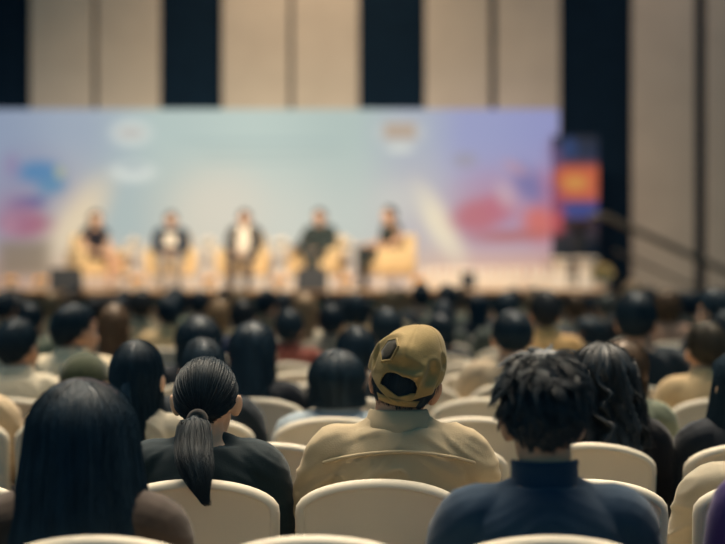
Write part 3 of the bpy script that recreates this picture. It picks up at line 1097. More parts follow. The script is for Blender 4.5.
# --- rows further on
FAR = [
    ('person with long brown hair in black top, left side of hall', 114, 304, 6, 'F', 'long', 'brown', 'knit', '#1b2028', 0),
    ('person with short black hair half hidden left of the khaki cap', 386, 309, 6, 'M', 'short', 'black', 'jacket', '#23282e', 0),
    ('person with black hair and dull red collar', 289, 310, 7, 'M', 'short', 'black', 'shirt', '#7d4237', 0),
    ('person with black hair in sand-coloured shirt right of centre', 545, 291, 7, 'M', 'short', 'dark', 'shirt', '#c09b67', 0),
    ('person with dark hair, pale face turned left at right edge', 716, 289, 7, 'F', 'long', 'black', 'jacket', '#1a222c', 45),
    ('person with dark hair and grey-green collar near left edge', 30, 303, 8, 'M', 'short', 'black', 'jacket', '#69705f', 0),
    ('person with dark hair in navy jacket left of centre', 243, 300, 8, 'M', 'short', 'dark', 'jacket', '#1a2a44', 0),
    ('person with short dark hair beyond the bob, grey shirt', 331, 305, 8, 'M', 'short', 'black', 'shirt', '#80786a', 0),
    ('person with dark bob right beyond the khaki cap', 440, 314, 8, 'F', 'bob', 'black', 'jacket', '#1a2530', 0),
    ('person with dark hair in tan shirt, face turned left, left side', 168, 297, 9, 'M', 'short', 'black', 'shirt', '#c2a67c', 25),
    ('person with light tan hair in white dress left of centre', 305, 293, 9, 'F', 'long', 'tan', 'shirt', '#d9ccb4', 0),
    ('person with dark hair beyond the pale beige jacket', 505, 293, 9, 'M', 'short', 'black', 'jacket', '#39423f', 0),
    ('short person with dark hair facing left beyond the navy sweater', 590, 318, 9, 'F', 'bob', 'black', 'knit', '#4d5149', 45),
    ('person with dark hair at far left edge', 4, 292, 10, 'M', 'short', 'black', 'jacket', '#1f2b38', 0),
    ('person with narrow dark head left of centre', 142, 290, 10, 'M', 'short', 'dark', 'shirt', '#87806c', 0),
    ('person with tan bob in olive top left of centre', 219, 299, 10, 'F', 'bob', 'tan', 'knit', '#756b50', 0),
    ('person with wide dark hair and tan collar left of the cap', 356, 293, 10, 'F', 'bob', 'black', 'shirt', '#a78c69', 0),
    ('person with tan shoulder-length hair and pinkish shirt right side', 667, 290, 10, 'F', 'bob', 'brown', 'shirt', '#a4836f', -25),
    ('person with dark hair in navy jacket beyond the white shirt', 95, 297, 11, 'M', 'short', 'dark', 'jacket', '#1a2b45', 0),
    ('person with dark hair, ear lit, left of centre far back', 266, 290, 11, 'M', 'short', 'black', 'shirt', '#7b6a55', -25),
    ('person with tan hair above the khaki cap', 389, 289, 11, 'F', 'bob', 'tan', 'shirt', '#8a8068', 0),
    ('person with brown hair in grey-green jacket right of centre', 575, 295, 11, 'M', 'short', 'brown', 'jacket', '#6e6f60', 0),
    ('tall person with upswept tan hair right of the stage end', 631, 281, 11, 'F', 'bob', 'tan', 'jacket', '#2a3138', 0),
    ('person with pale tan hair far left', 52, 291, 12, 'F', 'bob', 'tan', 'shirt', '#b39c78', 0),
    ('person with dark cropped hair and green-grey jacket far left of centre', 199, 291, 12, 'M', 'short', 'black', 'jacket', '#667061', 0),
    ('person with black hair standing tallest beyond the cap', 447, 285, 12, 'M', 'short', 'black', 'jacket', '#5a6158', 0),
    ('person with dark hair in dark dress beyond the empty chairs', 478, 294, 11, 'F', 'long', 'black', 'knit', '#1d2833', 0),
    ('person with grey hair in grey jacket right of centre far back', 605, 294, 12, 'M', 'short', 'grey', 'jacket', '#7b7664', 0),
    ('person with black hair just right above the cap far back', 421, 284, 13, 'M', 'short', 'black', 'jacket', '#222e39', 0),
]
WHO_CH = 'cream covered banquet chair under the '
for who, x, y, k, sex, hs, hcx, tp, tc, yw in FAR:
    seat(who, x, y, k, sex, hs, hcol=hcx, top=tp, tcol=tc, yaw=yw, collar='shirt' if tp == 'shirt' else None, skin=rnd.choice([M_SKIN, M_SKINL]), chair_label='cream covered banquet chair under the ' + ' '.join(who.split()[:10]))

# --- the rest of the crowd towards the stage
HAIRS = ['black'] * 9 + ['dark'] * 3 + ['brown', 'tan', 'grey']
TOPS = ['#1d2833', '#26313a', '#5e6456', '#7d7460', '#a58d68', '#1b2b42', '#39423f', '#c0ab86', '#6b3f36', '#2c2f2b', '#8c8a78']
RN = {9: 'eighth row from the stage', 10: 'seventh row from the stage', 11: 'sixth row from the stage', 12: 'fifth row from the stage', 13: 'fourth row from the stage', 14: 'third row from the stage', 15: 'second row from the stage', 16: 'front row by the stage'}
NUM = ['first', 'second', 'third', 'fourth', 'fifth', 'sixth', 'seventh', 'eighth', 'ninth', 'tenth', 'eleventh', 'twelfth', 'thirteenth', 'fourteenth', 'fifteenth', 'sixteenth', 'seventeenth', 'eighteenth']
HN = {'black': 'black', 'dark': 'dark', 'brown': 'brown', 'tan': 'tan', 'grey': 'grey'}
for k in range(10, 17):
    d = row_d(k) + .22
    half = d * 362.5 / F + .1
    fill = []
    x = -half + rnd.uniform(0, .3)
    while x < half:
        if all(abs(x - q) > .50 for q in ROWS.get(k, [])) and rnd.random() < (.55 if k < 13 else .85):
            fill.append(x)
            x += .53 + rnd.random() * .12
        else:
            x += .08
    for i, x in enumerate(fill):
        Hh = rnd.uniform(1.17, 1.27)
        col = rnd.choice(HAIRS)
        sex = rnd.choice('MMF')
        hs = 'short' if sex == 'M' else rnd.choice(['bob', 'long'])
        lab = 'person with %s %s hair, %s small head from left, %s' % ({'short': 'short', 'bob': 'bobbed', 'long': 'long'}[hs], HN[col], NUM[i], RN[k].replace('from the', 'from'))
        seat(lab, x * F / d + CX, HY + (CAMZ - Hh) * F / d, k, sex, hs, hcol=col, top=rnd.choice(['shirt', 'jacket', 'jacket']), tcol=rnd.choice(TOPS), yaw=rnd.choice([0, 0, 0, 25, -25]),
             skin=rnd.choice([M_SKIN, M_SKINL]), chair_label='cream covered banquet chair under the %s small head from left, %s' % (NUM[i], RN[k].replace('from the', 'from')))

# --- empty chairs
EMPTY = [(0, 316, 'in the nearest row, between the two nearest people'), (1, -62, 'at the left edge beside the long wide hair'), (1, 586, 'behind the navy sweater'),
         (2, 268, 'right of the ponytail'), (2, 437, 'beside the beige shirt, right of the cap'),
         (3, 473, 'second in line right of the cap'), (4, 482, 'third in line right of the cap'), (4, 611, 'beyond the curly hair'),
         (3, 739, 'beyond the black jacket at right edge'),
         (5, 305, 'beyond the black bob, left of the cap'), (5, 415, 'hidden behind the khaki cap'),
         (6, 480, 'fifth in line right of the cap'), (6, 300, 'left of the cap, two rows beyond the bob'), (6, 690, 'left of the brown crop'),
         (7, 472, 'sixth in line right of the cap'),
         (8, 512, 'between cap and pale beige jacket'), (8, 684, 'right of the tall dark jacket, one row beyond'),
         (9, 441, 'farthest pale top showing right of the cap'), (9, 678, 'farthest pale top showing left of the brown crop'), (4, 136, 'beyond the half-up hair')]
for k, xp, where in EMPTY:
    X = px(xp, row_d(k))
    if any(abs(X - q) < .40 for q in ROWS.get(k, [])):
        print('SKIP empty chair', k, xp, [round(q * F / row_d(k) + CX) for q in ROWS[k]])
        continue
    put_chair(k, X=X, label='empty cream covered banquet chair ' + where)
for k in ROWS:
    R_ = sorted(ROWS[k])
    for a_, b_ in zip(R_, R_[1:]):
        if b_ - a_ < .445:
            print('TIGHT', k, round(a_ * F / row_d(k) + CX), round(b_ * F / row_d(k) + CX), round(b_ - a_, 3))

# ------------------------------------------------------------------ the hall
def quad_box(name, x0, x1, y0, y1, z0, z1, m, parent=None):
    g = Geo()
    g.box(((x0 + x1) / 2, (y0 + y1) / 2, (z0 + z1) / 2), (x1 - x0, y1 - y0, z1 - z0))
    return add(name, g.mesh(name, smooth=False), m, parent)
M_CARPET = mat('carpet', '#453c31', 0.95, 0.1, 0.6, 90, 0.25, 3)
struct(quad_box('floor', -14, 14, -1.0, 29.2, -0.1, 0, M_CARPET))
DW = 28.6
M_NAVY = mat('navy_wall', (0.0030, 0.0110, 0.0215), 0.85, 0.08, 0.3, 120, 0.1, 4)
M_TAN = mat('tan_fabric_wall', (0.44, 0.36, 0.28), 0.9, 0.1, 0.3, 160, 0.05, 2)
struct(quad_box('wall_back', -14, 14, DW, DW + .2, 0, 11, M_NAVY))
dp = DW - .07
pan = [(-172, -109), (-105, -40), (30, 93), (97, 160), (222, 289), (293, 359), (425, 490), (496, 560), (632, 695), (706, 768), (830, 893), (898, 960)]
for i, (a_, b_) in enumerate(pan):
    V = bevel_box((px(b_, dp) - px(a_, dp), .08, 10.8), .02, 2)
    g = Geo()
    g.add(V[0] + np.array([(px(a_, dp) + px(b_, dp)) / 2, dp + .02, 5.45]), V[1], V[2] if V[2] else None)
    o = add('wall_panel', g.mesh('wall_panel', smooth=False), M_TAN)
    struct(o)

# ------------------------------------------------------------------ stage
SD, SB, SZ = 23.4, 28.2, 1.165
XL, XR = px(-60, SD), px(612, SD)
st = empty('stage', (0, 0, 0))
tag(st, 'raised stage with cream deck and dark skirt at the front of the hall', 'stage')
M_DECK = mat('stage_deck', '#c9a680', 0.55, 0.3, 0.1, 40, 0.08, 3)
quad_box('deck', XL, XR, SD, SB, SZ - .06, SZ, M_DECK, st)
g = Geo()
n = 240
xs = np.linspace(XL, XR, n)
yy = SD + .03 + .018 * np.sin(np.arange(n) * 1.3)
f0 = np.stack([xs, yy, np.full(n, .0)], -1)
f1 = np.stack([xs, yy, np.full(n, SZ - .06)], -1)
bk = np.array([0, .05, 0])
g.loft(np.stack([f0, f1, f1 + bk, f0 + bk], 1))
add('skirt', g.mesh('stage_skirt'), mat('stage_skirt', '#1a2624', 0.9, 0.1, 0.2, 60, 0.1), st)
g = Geo()
g.box(((XL + XR) / 2, SD - .005, SZ - .02), (XR - XL, .03, .04))
add('edge_trim', g.mesh('edge_trim', smooth=False), mat('edge_trim', '#6d4a2a', 0.5, 0.4, 0.1, 40, 0.15), st)

# steps and handrail at the right end of the stage
sp = tag(empty('stage_steps', (0, 0, 0)), 'dark steps descending right from the end of the stage', 'steps')
ns = 6
for i in range(ns):
    x0 = XR + .02 + i * .36
    h = SZ - .06 - i * (SZ - .06) / ns
    if h > .05:
        quad_box('step', x0, x0 + .36, SD + .5, SD + 1.7, 0, h, mat('step_carpet', '#3a3f3c', .9, .1, .4, 90, .15), sp)
def handrail(yy, label, rowh):
    hr = tag(empty('handrail', (0, 0, 0)), label, 'handrail', 'stage step handrails')
    M_R = mat('rail_metal', '#5c5347', 0.4, 0.5, 0.05, 60, 0.1, metal=.6)
    d = yy
    zt = lambda xp: pz(np.interp(xp, [575, 592, 606, 622, 725, 780], [224, 217, 216, 224, 271, 297]), d)
    g = Geo()
    xsp = [592, 600, 608, 616, 624, 650, 690, 725, 780]
    g.limb([(px(v, d), d, zt(v)) for v in xsp], [.045] * len(xsp), 12, 4)
    add('top_rail', g.mesh('top_rail'), M_R, hr)
    g = Geo()
    g.limb([(px(v, d), d, zt(v) - .42) for v in xsp[3:]], [.022] * len(xsp[3:]), 10, 3)
    add('lower_rail', g.mesh('lower_rail'), M_R, hr)
    for v in (595, 662, 720, 776):
        base = SZ if px(v, d) < XR else max(0, SZ - .06 - math.floor((px(v, d) - XR - .02) / .36) * (SZ - .06) / ns)
        g = Geo()
        g.limb([(px(v, d), d, base), (px(v, d), d, zt(v))], [.03, .03], 10, 3)
        add('post', g.mesh('post'), M_R, hr)
handrail(SD + .55, 'dark metal handrail sloping down right beside the stage steps', 0)

# ------------------------------------------------------------------ backdrop, brightness put into its emission colour
BD = 27.6
def emissive_graphic(name, x_of, z_of, base_nodes, blobs, strength=1.0):
    m = bpy.data.materials.new(name)
    m.use_nodes = True
    nt = m.node_tree
    b = nt.nodes['Principled BSDF']
    tc = nt.nodes.new('ShaderNodeTexCoord')
    sep = nt.nodes.new('ShaderNodeSeparateXYZ')
    nt.links.new(tc.outputs['Object'], sep.inputs[0])
    def math_(op, a_, b_=None):
        n = nt.nodes.new('ShaderNodeMath')
        n.operation = op
        for i, v in enumerate((a_, b_)):
            if v is None:
                continue
            if hasattr(v, 'node'):
                nt.links.new(v, n.inputs[i])
            else:
                n.inputs[i].default_value = v
        return n.outputs[0]
    X, Z = sep.outputs['X'], sep.outputs['Z']
    def ramp(src, lo, hi, stops):
        mr = nt.nodes.new('ShaderNodeMapRange')
        nt.links.new(src, mr.inputs['Value'])
        mr.inputs['From Min'].default_value = lo
        mr.inputs['From Max'].default_value = hi
        r = nt.nodes.new('ShaderNodeValToRGB')
        r.color_ramp.interpolation = 'EASE'
        els = r.color_ramp.elements
        for i, (p_, c_) in enumerate(stops):
            e = els[i] if i < 2 else els.new(p_)
            e.position = p_
            e.color = (*lin(c_), 1)
        nt.links.new(mr.outputs['Result'], r.inputs['Fac'])
        return r.outputs['Color']
    def mix(f, a_, b_):
        n = nt.nodes.new('ShaderNodeMix')
        n.data_type = 'RGBA'
        for sock, v in ((n.inputs[0], f), (n.inputs[6], a_), (n.inputs[7], b_)):
            if hasattr(v, 'node'):
                nt.links.new(v, sock)
            else:
                sock.default_value = v if isinstance(v, float) else (*lin(v), 1)
        return n.outputs[2]
    col = base_nodes(X, Z, ramp, mix, math_, nt)
    for (cx_, cy_, rx_, ry_, ang, soft, c_, op_) in blobs:
        ux, uz = x_of(cx_), z_of(cy_)
        dx, dz = math_('SUBTRACT', X, ux), math_('SUBTRACT', Z, uz)
        ca, sa = math.cos(ang), math.sin(ang)
        k = 1 / PXM
        u = math_('ADD', math_('MULTIPLY', dx, ca / (rx_ * k)), math_('MULTIPLY', dz, sa / (rx_ * k)))
        v = math_('ADD', math_('MULTIPLY', dx, -sa / (ry_ * k)), math_('MULTIPLY', dz, ca / (ry_ * k)))
        if soft < 0:      # rectangle
            r = math_('MAXIMUM', math_('ABSOLUTE', u), math_('ABSOLUTE', v))
        else:
            r = math_('SQRT', math_('ADD', math_('MULTIPLY', u, u), math_('MULTIPLY', v, v)))
        mr = nt.nodes.new('ShaderNodeMapRange')
        mr.interpolation_type = 'SMOOTHSTEP'
        nt.links.new(r, mr.inputs['Value'])
        s_ = abs(soft)
        mr.inputs['From Min'].default_value = 1 - s_
        mr.inputs['From Max'].default_value = 1 + s_ * .5
        mr.inputs['To Min'].default_value = op_
        mr.inputs['To Max'].default_value = 0
        col = mix(mr.outputs['Result'], col, c_)
    b.inputs['Base Color'].default_value = (.02, .02, .02, 1)
    b.inputs['Roughness'].default_value = .6
    b.inputs['Specular IOR Level'].default_value = .2
    nt.links.new(col, b.inputs['Emission Color'])
    b.inputs['Emission Strength'].default_value = strength
    return m
PXM = F / BD
xo = lambda v: px(v, BD)
zo = lambda v: pz(v, BD)
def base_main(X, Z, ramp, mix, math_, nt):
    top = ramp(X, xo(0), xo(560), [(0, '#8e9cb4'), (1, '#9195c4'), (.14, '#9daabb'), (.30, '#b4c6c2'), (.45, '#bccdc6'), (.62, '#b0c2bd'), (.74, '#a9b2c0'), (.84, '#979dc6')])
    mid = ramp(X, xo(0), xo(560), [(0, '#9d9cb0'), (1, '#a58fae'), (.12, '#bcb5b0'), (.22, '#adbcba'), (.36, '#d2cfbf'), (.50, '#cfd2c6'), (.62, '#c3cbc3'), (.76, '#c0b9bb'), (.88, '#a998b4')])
    low = ramp(X, xo(0), xo(560), [(0, '#b79a8c'), (1, '#d9ac90'), (.15, '#d8b596'), (.45, '#d3bfa8'), (.70, '#d2b8a4'), (.85, '#dfb69c')])  # warm stage light along the bottom, put into the colour
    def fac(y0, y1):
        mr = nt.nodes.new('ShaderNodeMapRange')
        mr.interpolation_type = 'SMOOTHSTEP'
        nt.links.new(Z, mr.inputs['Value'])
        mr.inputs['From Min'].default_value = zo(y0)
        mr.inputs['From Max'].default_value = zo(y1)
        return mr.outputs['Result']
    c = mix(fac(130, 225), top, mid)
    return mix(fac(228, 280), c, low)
W = '#dfe4dc'
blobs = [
    # beams and soft pools of light put into the emission colour
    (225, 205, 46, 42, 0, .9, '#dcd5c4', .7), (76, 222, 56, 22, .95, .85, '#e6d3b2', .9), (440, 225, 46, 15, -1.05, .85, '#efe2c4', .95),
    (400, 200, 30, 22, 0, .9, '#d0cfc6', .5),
    # emblems and text lines
    (131, 133, 22, 14, 0, .7, W, .75), (131, 133, 15, 6, 0, .5, '#a89f9c', .6), (133, 172, 25, 11, 0, .6, W, .8), (133, 168, 15, 5, 0, .5, '#a9b7ba', .8),
    (400, 133, 27, 15, 0, .6, '#c8cac6', .7), (400, 131, 17, 9, 0, -.3, '#b39f8c', .9), (400, 149, 16, 5, 0, .6, '#d5dad2', .8),
    (262, 141, 84, 2.6, 0, -.3, '#a4b8b6', .55), (272, 152, 74, 2.6, 0, -.3, '#a4b6b2', .5), (262, 162, 60, 2.2, 0, -.3, '#a9b9b4', .4),
    (465, 160, 14, 9, 0, .6, '#9a96a0', .7),
    # left collage
    (30, 185, 44, 40, 0, .9, '#8284a4', .6), (40, 172, 26, 13, 0, .6, '#3f7fae', .85), (52, 186, 17, 10, .2, .6, '#4a86ab', .8), (60, 172, 6, 7, 0, .6, '#b5b889', .7), (28, 203, 22, 8, .1, .6, '#4c5790', .85),
    (12, 165, 9, 14, 0, .6, '#8d7fa4', .6), (26, 224, 30, 17, .0, .7, '#a25a70', .9), (10, 224, 9, 10, 0, .6, '#b98a98', .7), (24, 258, 30, 20, 0, -.5, '#82735f', .85), (14, 214, 26, 24, 0, .8, '#9c7590', .6),
    # right collage
    (490, 205, 44, 36, .2, .9, '#b88398', .6), (478, 216, 30, 19, .2, .6, '#b96671', .85), (500, 206, 18, 14, -.3, .6, '#b86a7e', .75), (541, 222, 22, 22, 0, .7, '#cf6a5e', .9), (548, 190, 14, 26, .2, .8, '#a5688a', .7), (528, 184, 14, 24, .5, .7, '#6a6aa0', .8),
    (512, 236, 48, 7, .05, .8, '#b0625a', .8), (516, 168, 16, 6, -.5, .6, '#b793a6', .7), (505, 196, 10, 16, .5, .7, '#c9b4bd', .5), (556, 150, 12, 18, 0, .6, '#8b6f92', .6),
    (552, 262, 10, 10, 0, .7, '#ab8274', .6),
]
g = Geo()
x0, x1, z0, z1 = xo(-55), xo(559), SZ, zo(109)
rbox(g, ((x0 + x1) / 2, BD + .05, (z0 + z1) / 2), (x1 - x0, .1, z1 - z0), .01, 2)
bd = tag(empty('stage_backdrop', (0, 0, 0)), 'wide backdrop with pale blue and lavender graphics behind the panel', 'screen')
add('graphic_face', g.mesh('screen', smooth=False), emissive_graphic('backdrop_graphic', xo, zo, base_main, blobs, 0.92), bd)
g = Geo()
for xx in np.linspace(x0 + .4, x1 - .4, 6):
    g.box((xx, BD + .22, (SZ + z1) / 2), (.06, .06, z1 - SZ))
    g.box((xx, BD + .40, SZ + .03), (.06, .42, .06))
g.box(((x0 + x1) / 2, BD + .16, z1 - .2), (x1 - x0 - .4, .06, .06))
add('support_frame', g.mesh('support_frame', smooth=False), M_LEG, bd)

# the small colourful panel past the end of the backdrop, brightness put into emission
def base_side(X, Z, ramp, mix, math_, nt):
    return ramp(Z, zo(245), zo(130), [(0, '#0c1622'), (1, '#0a1422'), (.22, '#3a2438'), (.40, '#343878'), (.58, '#a84c44'), (.76, '#0f2444')])
g = Geo()
sx0, sx1 = px(552, 27.2), px(598, 27.2)
sz1 = pz(136, 27.2)
rbox(g, ((sx0 + sx1) / 2, 27.2, (SZ + .25 + sz1) / 2), (sx1 - sx0, .06, sz1 - SZ - .25), .01, 2)
sb = [(575, 185, 22, 18, 0, -.3, '#cf6440', .95), (572, 184, 14, 8, 0, .7, '#d89a4a', .9), (566, 150, 9, 12, 0, .6, '#173d74', .8), (577, 213, 22, 9, 0, -.4, '#36458c', .9), (552, 222, 12, 14, 0, .6, '#c4525a', .9), (555, 200, 10, 8, 0, .6, '#a5485e', .8), (552, 160, 9, 14, 0, .7, '#6b4f7e', .7)]
side = tag(empty('banner_stand', (0, 0, 0)), 'narrow panel with orange, red and blue blocks at the right end of the backdrop', 'banner')
add('graphic_face', g.mesh('banner', smooth=False), emissive_graphic('banner_graphic', xo, zo, base_side, sb, .8), side)
g = Geo()
g.box(((sx0 + sx1) / 2, 27.26, SZ + .25), (.08, .04, .5))
rbox(g, ((sx0 + sx1) / 2, 27.2, SZ + .02), (.6, .4, .04), .01, 2)
add('base', g.mesh('banner_base', smooth=False), M_LEG, side)

# ------------------------------------------------------------------ on the stage
M_ARM = mat('armchair_fabric', '#cdb083', 0.85, 0.2, 0.3, 140, 0.06, 6, .1)
M_WHITE = mat('white_lacquer', '#d8cdc0', 0.5, 0.4, 0.03, 60, 0.03)
M_BLACK = mat('black_plastic', '#15181c', 0.5, 0.4, 0.2, 120, 0.1)
def armchair():
    r = empty('armchair')
    g = Geo(); rbox(g, (0, .03, .36), (.52, .58, .14), .04, 4); add('seat', g.mesh('ac_seat'), M_ARM, r)
    g = Geo(); rbox(g, (0, -.27, .55), (.60, .14, .52), .05, 4, (.14, 0, 0)); add('backrest', g.mesh('ac_back'), M_ARM, r)
    for s in (-1, 1):
        g = Geo(); rbox(g, (s * .32, .0, .43), (.13, .62, .34), .045, 4); add('arm', g.mesh('ac_arm'), M_ARM, r)
    g = Geo(); rbox(g, (0, .0, .25), (.70, .60, .08), .02, 3); add('base', g.mesh('ac_base'), M_ARM, r)
    for s in (-1, 1):
        for t in (-1, 1):
            g = Geo(); g.limb([(s * .29, t * .25, .22), (s * .31, t * .27, .012)], [.028, .020], 10, 3); add('leg', g.mesh('ac_leg'), M_WHITE, r)
    return r
PD = 25.3
PAN = [
    (97, 30, 'leftmost', dict(sex='F', hair='long', hcol='auburn', top='vest', tcol='#1b1a22', trs='#1b1a22', bare_legs=True, skin=M_SKINL, leg='cross', arm='lap'), 'panelist person in black sleeveless dress with bare legs, leftmost on stage', 211),
    (171, 4, 'second', dict(sex='M', hair='short', hcol='dark', top='jacket', tcol='#1b2836', trs='#8c8379', leg='down', arm='lap', collar='shirt', collar_col='#d9d4c8'), 'panelist person in dark suit jacket reading a paper, second on stage', 212),
    (244, -5, 'third', dict(sex='M', hair='short', hcol='auburn', top='shirt', tcol='#dccfbc', trs='#4c4440', leg='down', arm='lap', collar='shirt'), 'panelist person in white shirt and open dark jacket, middle of stage', 210),
    (318, -22, 'fourth', dict(sex='M', hair='short', hcol='auburn', top='jacket', tcol='#28302e', trs='#2c302e', leg='cross', arm=('lap', 'rest')), 'panelist person in dark jacket with legs crossed, fourth on stage', 209),
    (386, -62, 'rightmost', dict(sex='M', hair='crop', hcol='dark', top='vest', tcol='#1a2420', trs='#1d2424', leg='cross', arm='rest'), 'panelist person in black top with dark trousers crossed, rightmost on stage', 206),
]
LOD[0] = 1
AC0 = armchair()
for i, (xp, turn, nm, kw, lab, yt) in enumerate(PAN):
    o = AC0 if i == 0 else copy_tree(AC0)
    rz = PI + math.radians(turn)
    o.location = (px(xp, PD), PD, SZ)
    o.rotation_euler = (0, 0, rz)
    tag(o, 'tan upholstered armchair with white legs, %s of five on stage' % nm, 'armchair', 'panel armchairs')
    sz = (pz(yt, PD) - SZ) / 1.339
    b, HM, p = person(lab, (px(xp, PD), PD - .02, SZ + .002), rz, (1, 1, sz), group='panelists', **kw)
    if i == 2:
        g = Geo()
        for s in (-1, 1):
            ap = arm_pts('M', s, 'lap')
            g.limb(ap[:-1] + [tuple(np.array(ap[-1]) * .8 + np.array(ap[-2]) * .2)], [r_ + .026 for r_ in ARM_R], 14, 5)
            zz = np.linspace(.50, .99, 6)
            g.limb([(s * (.128 - .02 * (z_ > .9)), spine_y(z_), z_) for z_ in zz], np.full(6, .080), 16, 4, 1.75, (0, 1, 0))
        g.limb([(0, spine_y(z_) - .085, z_) for z_ in np.linspace(.50, 1.0, 6)], np.full(6, .155), 20, 4, .48, (0, 1, 0))
        add('jacket', fuse(g, 'open_jacket', .010, 3), cloth('#3a3734'), b)
# the paper the second panelist holds
g = Geo()
rbox(g, (0, 0, 0), (.17, .006, .20), .002, 1)
pp = add('paper', g.mesh('paper', smooth=False), mat('paper_white', '#c2b7a6', .8, .2, .02, 60, .02))
pp.location = (px(173, PD), PD - .345, SZ + .73)
pp.rotation_euler = (-.5, 0, 0)
tag(pp, 'white paper held by the second panelist', 'paper')

def side_table():
    r = empty('side_table')
    g = Geo(); g.lathe([(.0, .50), (.215, .50), (.225, .51), (.225, .525), (.215, .53), (.0, .53)], n=28); add('table_top', g.mesh('st_top'), M_WHITE, r)
    g = Geo(); g.lathe([(.03, .02), (.03, .50)], n=14); add('stem', g.mesh('st_stem'), M_WHITE, r)
    g = Geo(); g.lathe([(.17, 0), (.17, .012), (.06, .03), (.03, .05)], n=24); add('base', g.mesh('st_base'), M_WHITE, r)
    return r
def flowers(name, pot_h, pot_r, spread, nb, cols, seed):
    r = empty(name)
    g = Geo(); g.lathe([(pot_r * .7, 0), (pot_r, pot_h * .9), (pot_r * 1.05, pot_h), (pot_r * .9, pot_h), (pot_r * .85, pot_h * .85)], n=20); add('pot', g.mesh('pot'), M_WHITE, r)
    rr = random.Random(seed)
    gb, gl = Geo(), Geo()
    for i in range(nb):
        a = rr.uniform(0, 6.28); q = spread * math.sqrt(rr.random()); z = pot_h + spread * (.5 + 1.0 * (1 - (q / spread) ** 2)) * rr.uniform(.6, 1)
        c = (q * math.cos(a), q * math.sin(a), z)
        for j in range(5):
            b_ = j * 1.257 + a
            gb.ell((c[0] + .022 * math.cos(b_), c[1] + .022 * math.sin(b_), c[2]), (.02, .02, .012), (0.3 * math.sin(b_), -.3 * math.cos(b_), 0), 8, 6)
        gl.limb([(0, 0, pot_h * .9), (c[0] * .6, c[1] * .6, (pot_h + z) / 2), c], [.004, .004, .003], 5, 3)
        gl.ell((c[0] * .8, c[1] * .8, c[2] - .05), (.03, .014, .006), (0.4, .5, a), 8, 6)
    add('blossoms', gb.mesh('blooms'), mat('bloom_' + cols, cols, .7, .2, .05, 40, .12, 30), r)
    add('foliage', gl.mesh('leaves'), mat('leaf_green', '#5d6e45', .6, .3, .1, 60, .15, 30), r)
    return r
ST0 = side_table(); VA0 = flowers('flower_vase', .12, .05, .085, 12, '#e6d7c4', 3)
ORDN = ['between first and second armchairs', 'between second and third armchairs', 'between third and fourth armchairs', 'between fourth and rightmost armchairs']
for i, xp in enumerate((134, 209, 281, 346)):
    t = ST0 if i == 0 else copy_tree(ST0)
    t.location = (px(xp, PD), PD - .05, SZ)
    tag(t, 'small round white side table ' + ORDN[i], 'side table', 'stage side tables')
    v = VA0 if i == 0 else copy_tree(VA0)
    v.location = (px(xp, PD), PD - .05, SZ + .53)
    tag(v, 'white vase of cream flowers on the table ' + ORDN[i], 'vase', 'side table flowers')
# flower pots along the stage edge
FP0 = flowers('potted_flowers', .10, .07, .08, 12, '#e2a860', 5)
POTS = [(10, 'at the far left of the stage edge'), (40, 'left of the black floor monitor on the left'), (137, 'in front of the first side table'), (209, 'in front of the second side table'), (279, 'in front of the third side table'),
        (345, 'right of the middle floor monitor'), (418, 'right of the rightmost armchair')]
for i, (xp, w_) in enumerate(POTS):
    o = FP0 if i == 0 else copy_tree(FP0)
    o.location = (px(xp, SD + .4), SD + .4, SZ)
    tag(o, 'small pot of orange-yellow flowers ' + w_, 'flowers', 'pots along the stage edge')
# tall white pedestals at the right end
def pedestal():
    r = empty('pedestal')
    g = Geo(); rbox(g, (0, 0, .03), (.34, .34, .06), .01, 2); add('plinth', g.mesh('pl'), M_WHITE, r)
    g = Geo(); g.lathe([(.13, .06), (.115, .1), (.11, .38), (.13, .42), (.15, .44)], n=24); add('shaft', g.mesh('sh'), M_WHITE, r)
    g = Geo(); rbox(g, (0, 0, .455), (.32, .32, .04), .01, 2); add('cap_slab', g.mesh('cs'), M_WHITE, r)
    return r
PE0 = pedestal()
for i, (xp, dd, w_) in enumerate(((561, 25.6, 'left one at the right end of the stage'), (586, 25.2, 'right one at the right end of the stage'))):
    o = PE0 if i == 0 else copy_tree(PE0)
    o.location = (px(xp, dd), dd, SZ)
    tag(o, 'short white pedestal, ' + w_, 'pedestal', 'stage pedestals')
bl = flowers('flower_arrangement', .14, .12, .17, 26, '#d8c08a', 8)
bl.location = (px(602, 24.2), 24.2, SZ)
tag(bl, 'bushy pale flower arrangement at the right end of the stage', 'flowers')
# white picket planters between the rightmost armchair and the pedestals
def planter():
    r = empty('planter_box')
    g = Geo(); rbox(g, (0, 0, .10), (.78, .2, .2), .01, 2); add('box', g.mesh('pbox'), M_WHITE, r)
    for j in range(6):
        g = Geo(); rbox(g, (-.33 + j * .132, -.115, .17), (.075, .02, .34), .008, 2); add('picket', g.mesh('picket'), M_WHITE, r)
    gb = Geo(); rr = random.Random(4)
    for j in range(26):
        gb.ell((rr.uniform(-.36, .36), rr.uniform(-.07, .08), .22 + rr.random() * .08), (.03, .03, .022), None, 8, 6)
    add('blossoms', gb.mesh('pblo'), mat('bloom_pale', '#e6c7ae', .7, .2, .05, 40, .12, 30), r)
    return r
PL0 = planter()
for i, (xp, w_) in enumerate(((446, 'leftmost'), (494, 'middle'), (535, 'rightmost'))):
    o = PL0 if i == 0 else copy_tree(PL0)
    dd = 26.6
    o.location = (px(446 + i * 53, dd), dd, SZ)
    tag(o, 'white picket planter with pale blossoms below the backdrop, %s of three' % w_, 'planter', 'picket planters')
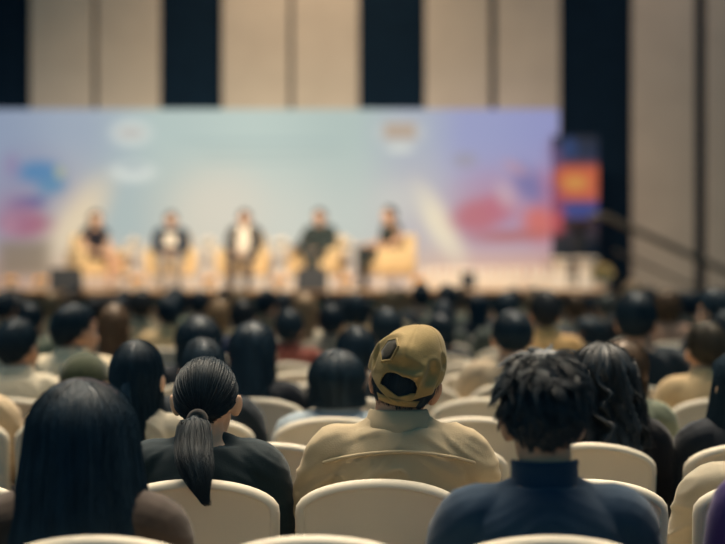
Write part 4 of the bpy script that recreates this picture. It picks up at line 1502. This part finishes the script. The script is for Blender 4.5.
# floor monitors
def monitor():
    r = empty('floor_monitor')
    g = Geo()
    V = np.array([[-.22, -.16, 0], [.22, -.16, 0], [.22, .18, 0], [-.22, .18, 0], [-.22, -.13, .10], [.22, -.13, .10], [.22, .10, .32], [-.22, .10, .32]])
    g.add(V, [[0, 3, 2, 1], [4, 5, 6, 7], [0, 1, 5, 4], [1, 2, 6, 5], [2, 3, 7, 6], [3, 0, 4, 7]])
    add('cabinet', g.mesh('mon', smooth=False), M_BLACK, r)
    g = Geo()
    g.add(np.array([[-.19, -.118, .125], [.19, -.118, .125], [.19, .075, .31], [-.19, .075, .31]]) , [[0, 1, 2, 3]])
    gg = add('grille', g.mesh('gr', smooth=False), mat('grille_grey', '#2b3035', .6, .4, .6, 300, .1), r)
    sm = gg.modifiers.new('t', 'SOLIDIFY'); sm.thickness = .012; sm.offset = 0
    return r
MO0 = monitor()
for i, (xp, w_) in enumerate(((67, 'left of the first armchair'), (312, 'in front of the fourth armchair'), (468, 'right of the painted cream beam'))):
    o = MO0 if i == 0 else copy_tree(MO0)
    o.location = (px(xp, SD + .5 + (2.2 if i == 2 else 0)), SD + .5 + (2.2 if i == 2 else 0), SZ)
    o.rotation_euler = (0, 0, PI)
    if i == 2:
        o.scale = (.5, .5, .8)
    tag(o, 'black wedge floor monitor ' + w_, 'speaker', 'stage monitors')
# dark lectern-like unit at the right end
lc = tag(empty('lectern', (px(579, 26.4), 26.4, SZ)), 'dark slim lectern at the right end of the stage', 'lectern')
g = Geo(); rbox(g, (0, 0, .03), (.42, .36, .06), .01, 2); add('base', g.mesh('lb', smooth=False), M_BLACK, lc)
g = Geo(); rbox(g, (0, .02, .52), (.16, .14, .95), .02, 2); add('column', g.mesh('lcx', smooth=False), M_BLACK, lc)
g = Geo(); rbox(g, (0, 0, 1.02), (.5, .40, .04), .012, 2, (.28, 0, 0)); add('reading_top', g.mesh('lt', smooth=False), M_BLACK, lc)

# ------------------------------------------------------------------ light
def area(name, loc, target, sx, sy, power, col, spread=120):
    l = bpy.data.lights.new(name, 'AREA')
    l.shape = 'RECTANGLE'
    l.size, l.size_y = sx, sy
    l.energy = power
    l.color = col
    l.spread = math.radians(spread)
    o = bpy.data.objects.new(name, l)
    COL.objects.link(o)
    o.location = loc
    o.rotation_euler = (Vector(target) - Vector(loc)).to_track_quat('-Z', 'Y').to_euler()
    return o
WARM = (1.0, .83, .62)
for yv, pw in ((5.0, 150), (7.6, 180), (10.6, 190), (13.6, 165), (16.6, 130), (19.4, 95)):
    area('ceiling_light', (0, yv, 6.2), (0, yv - 2.2, .9), 7.5, .5, pw, WARM, 56)
area('stage_wash', (-1.2, 20.5, 6.0), (-1.2, 25.3, 1.6), 8, .6, 360, (1.0, .84, .64), 90)
area('wall_wash', (-.6, 26.2, 9.4), (-1.0, 28.6, 6.0), 3.2, .4, 150, (1.0, .80, .58), 120)
area('wall_wash', (4.6, 25.4, 9.0), (5.2, 28.6, 3.2), 1.6, .4, 36, (1.0, .78, .64), 100)

w = bpy.data.worlds.new('world')
SC.world = w
w.use_nodes = True
bg = w.node_tree.nodes['Background']
bg.inputs['Color'].default_value = (.066, .175, .245, 1)
bg.inputs['Strength'].default_value = 1.0

SC.view_settings.view_transform = 'Standard'
SC.view_settings.look = 'None'
SC.view_settings.exposure = 0
SC.view_settings.gamma = 1
SC.cycles.max_bounces = 6
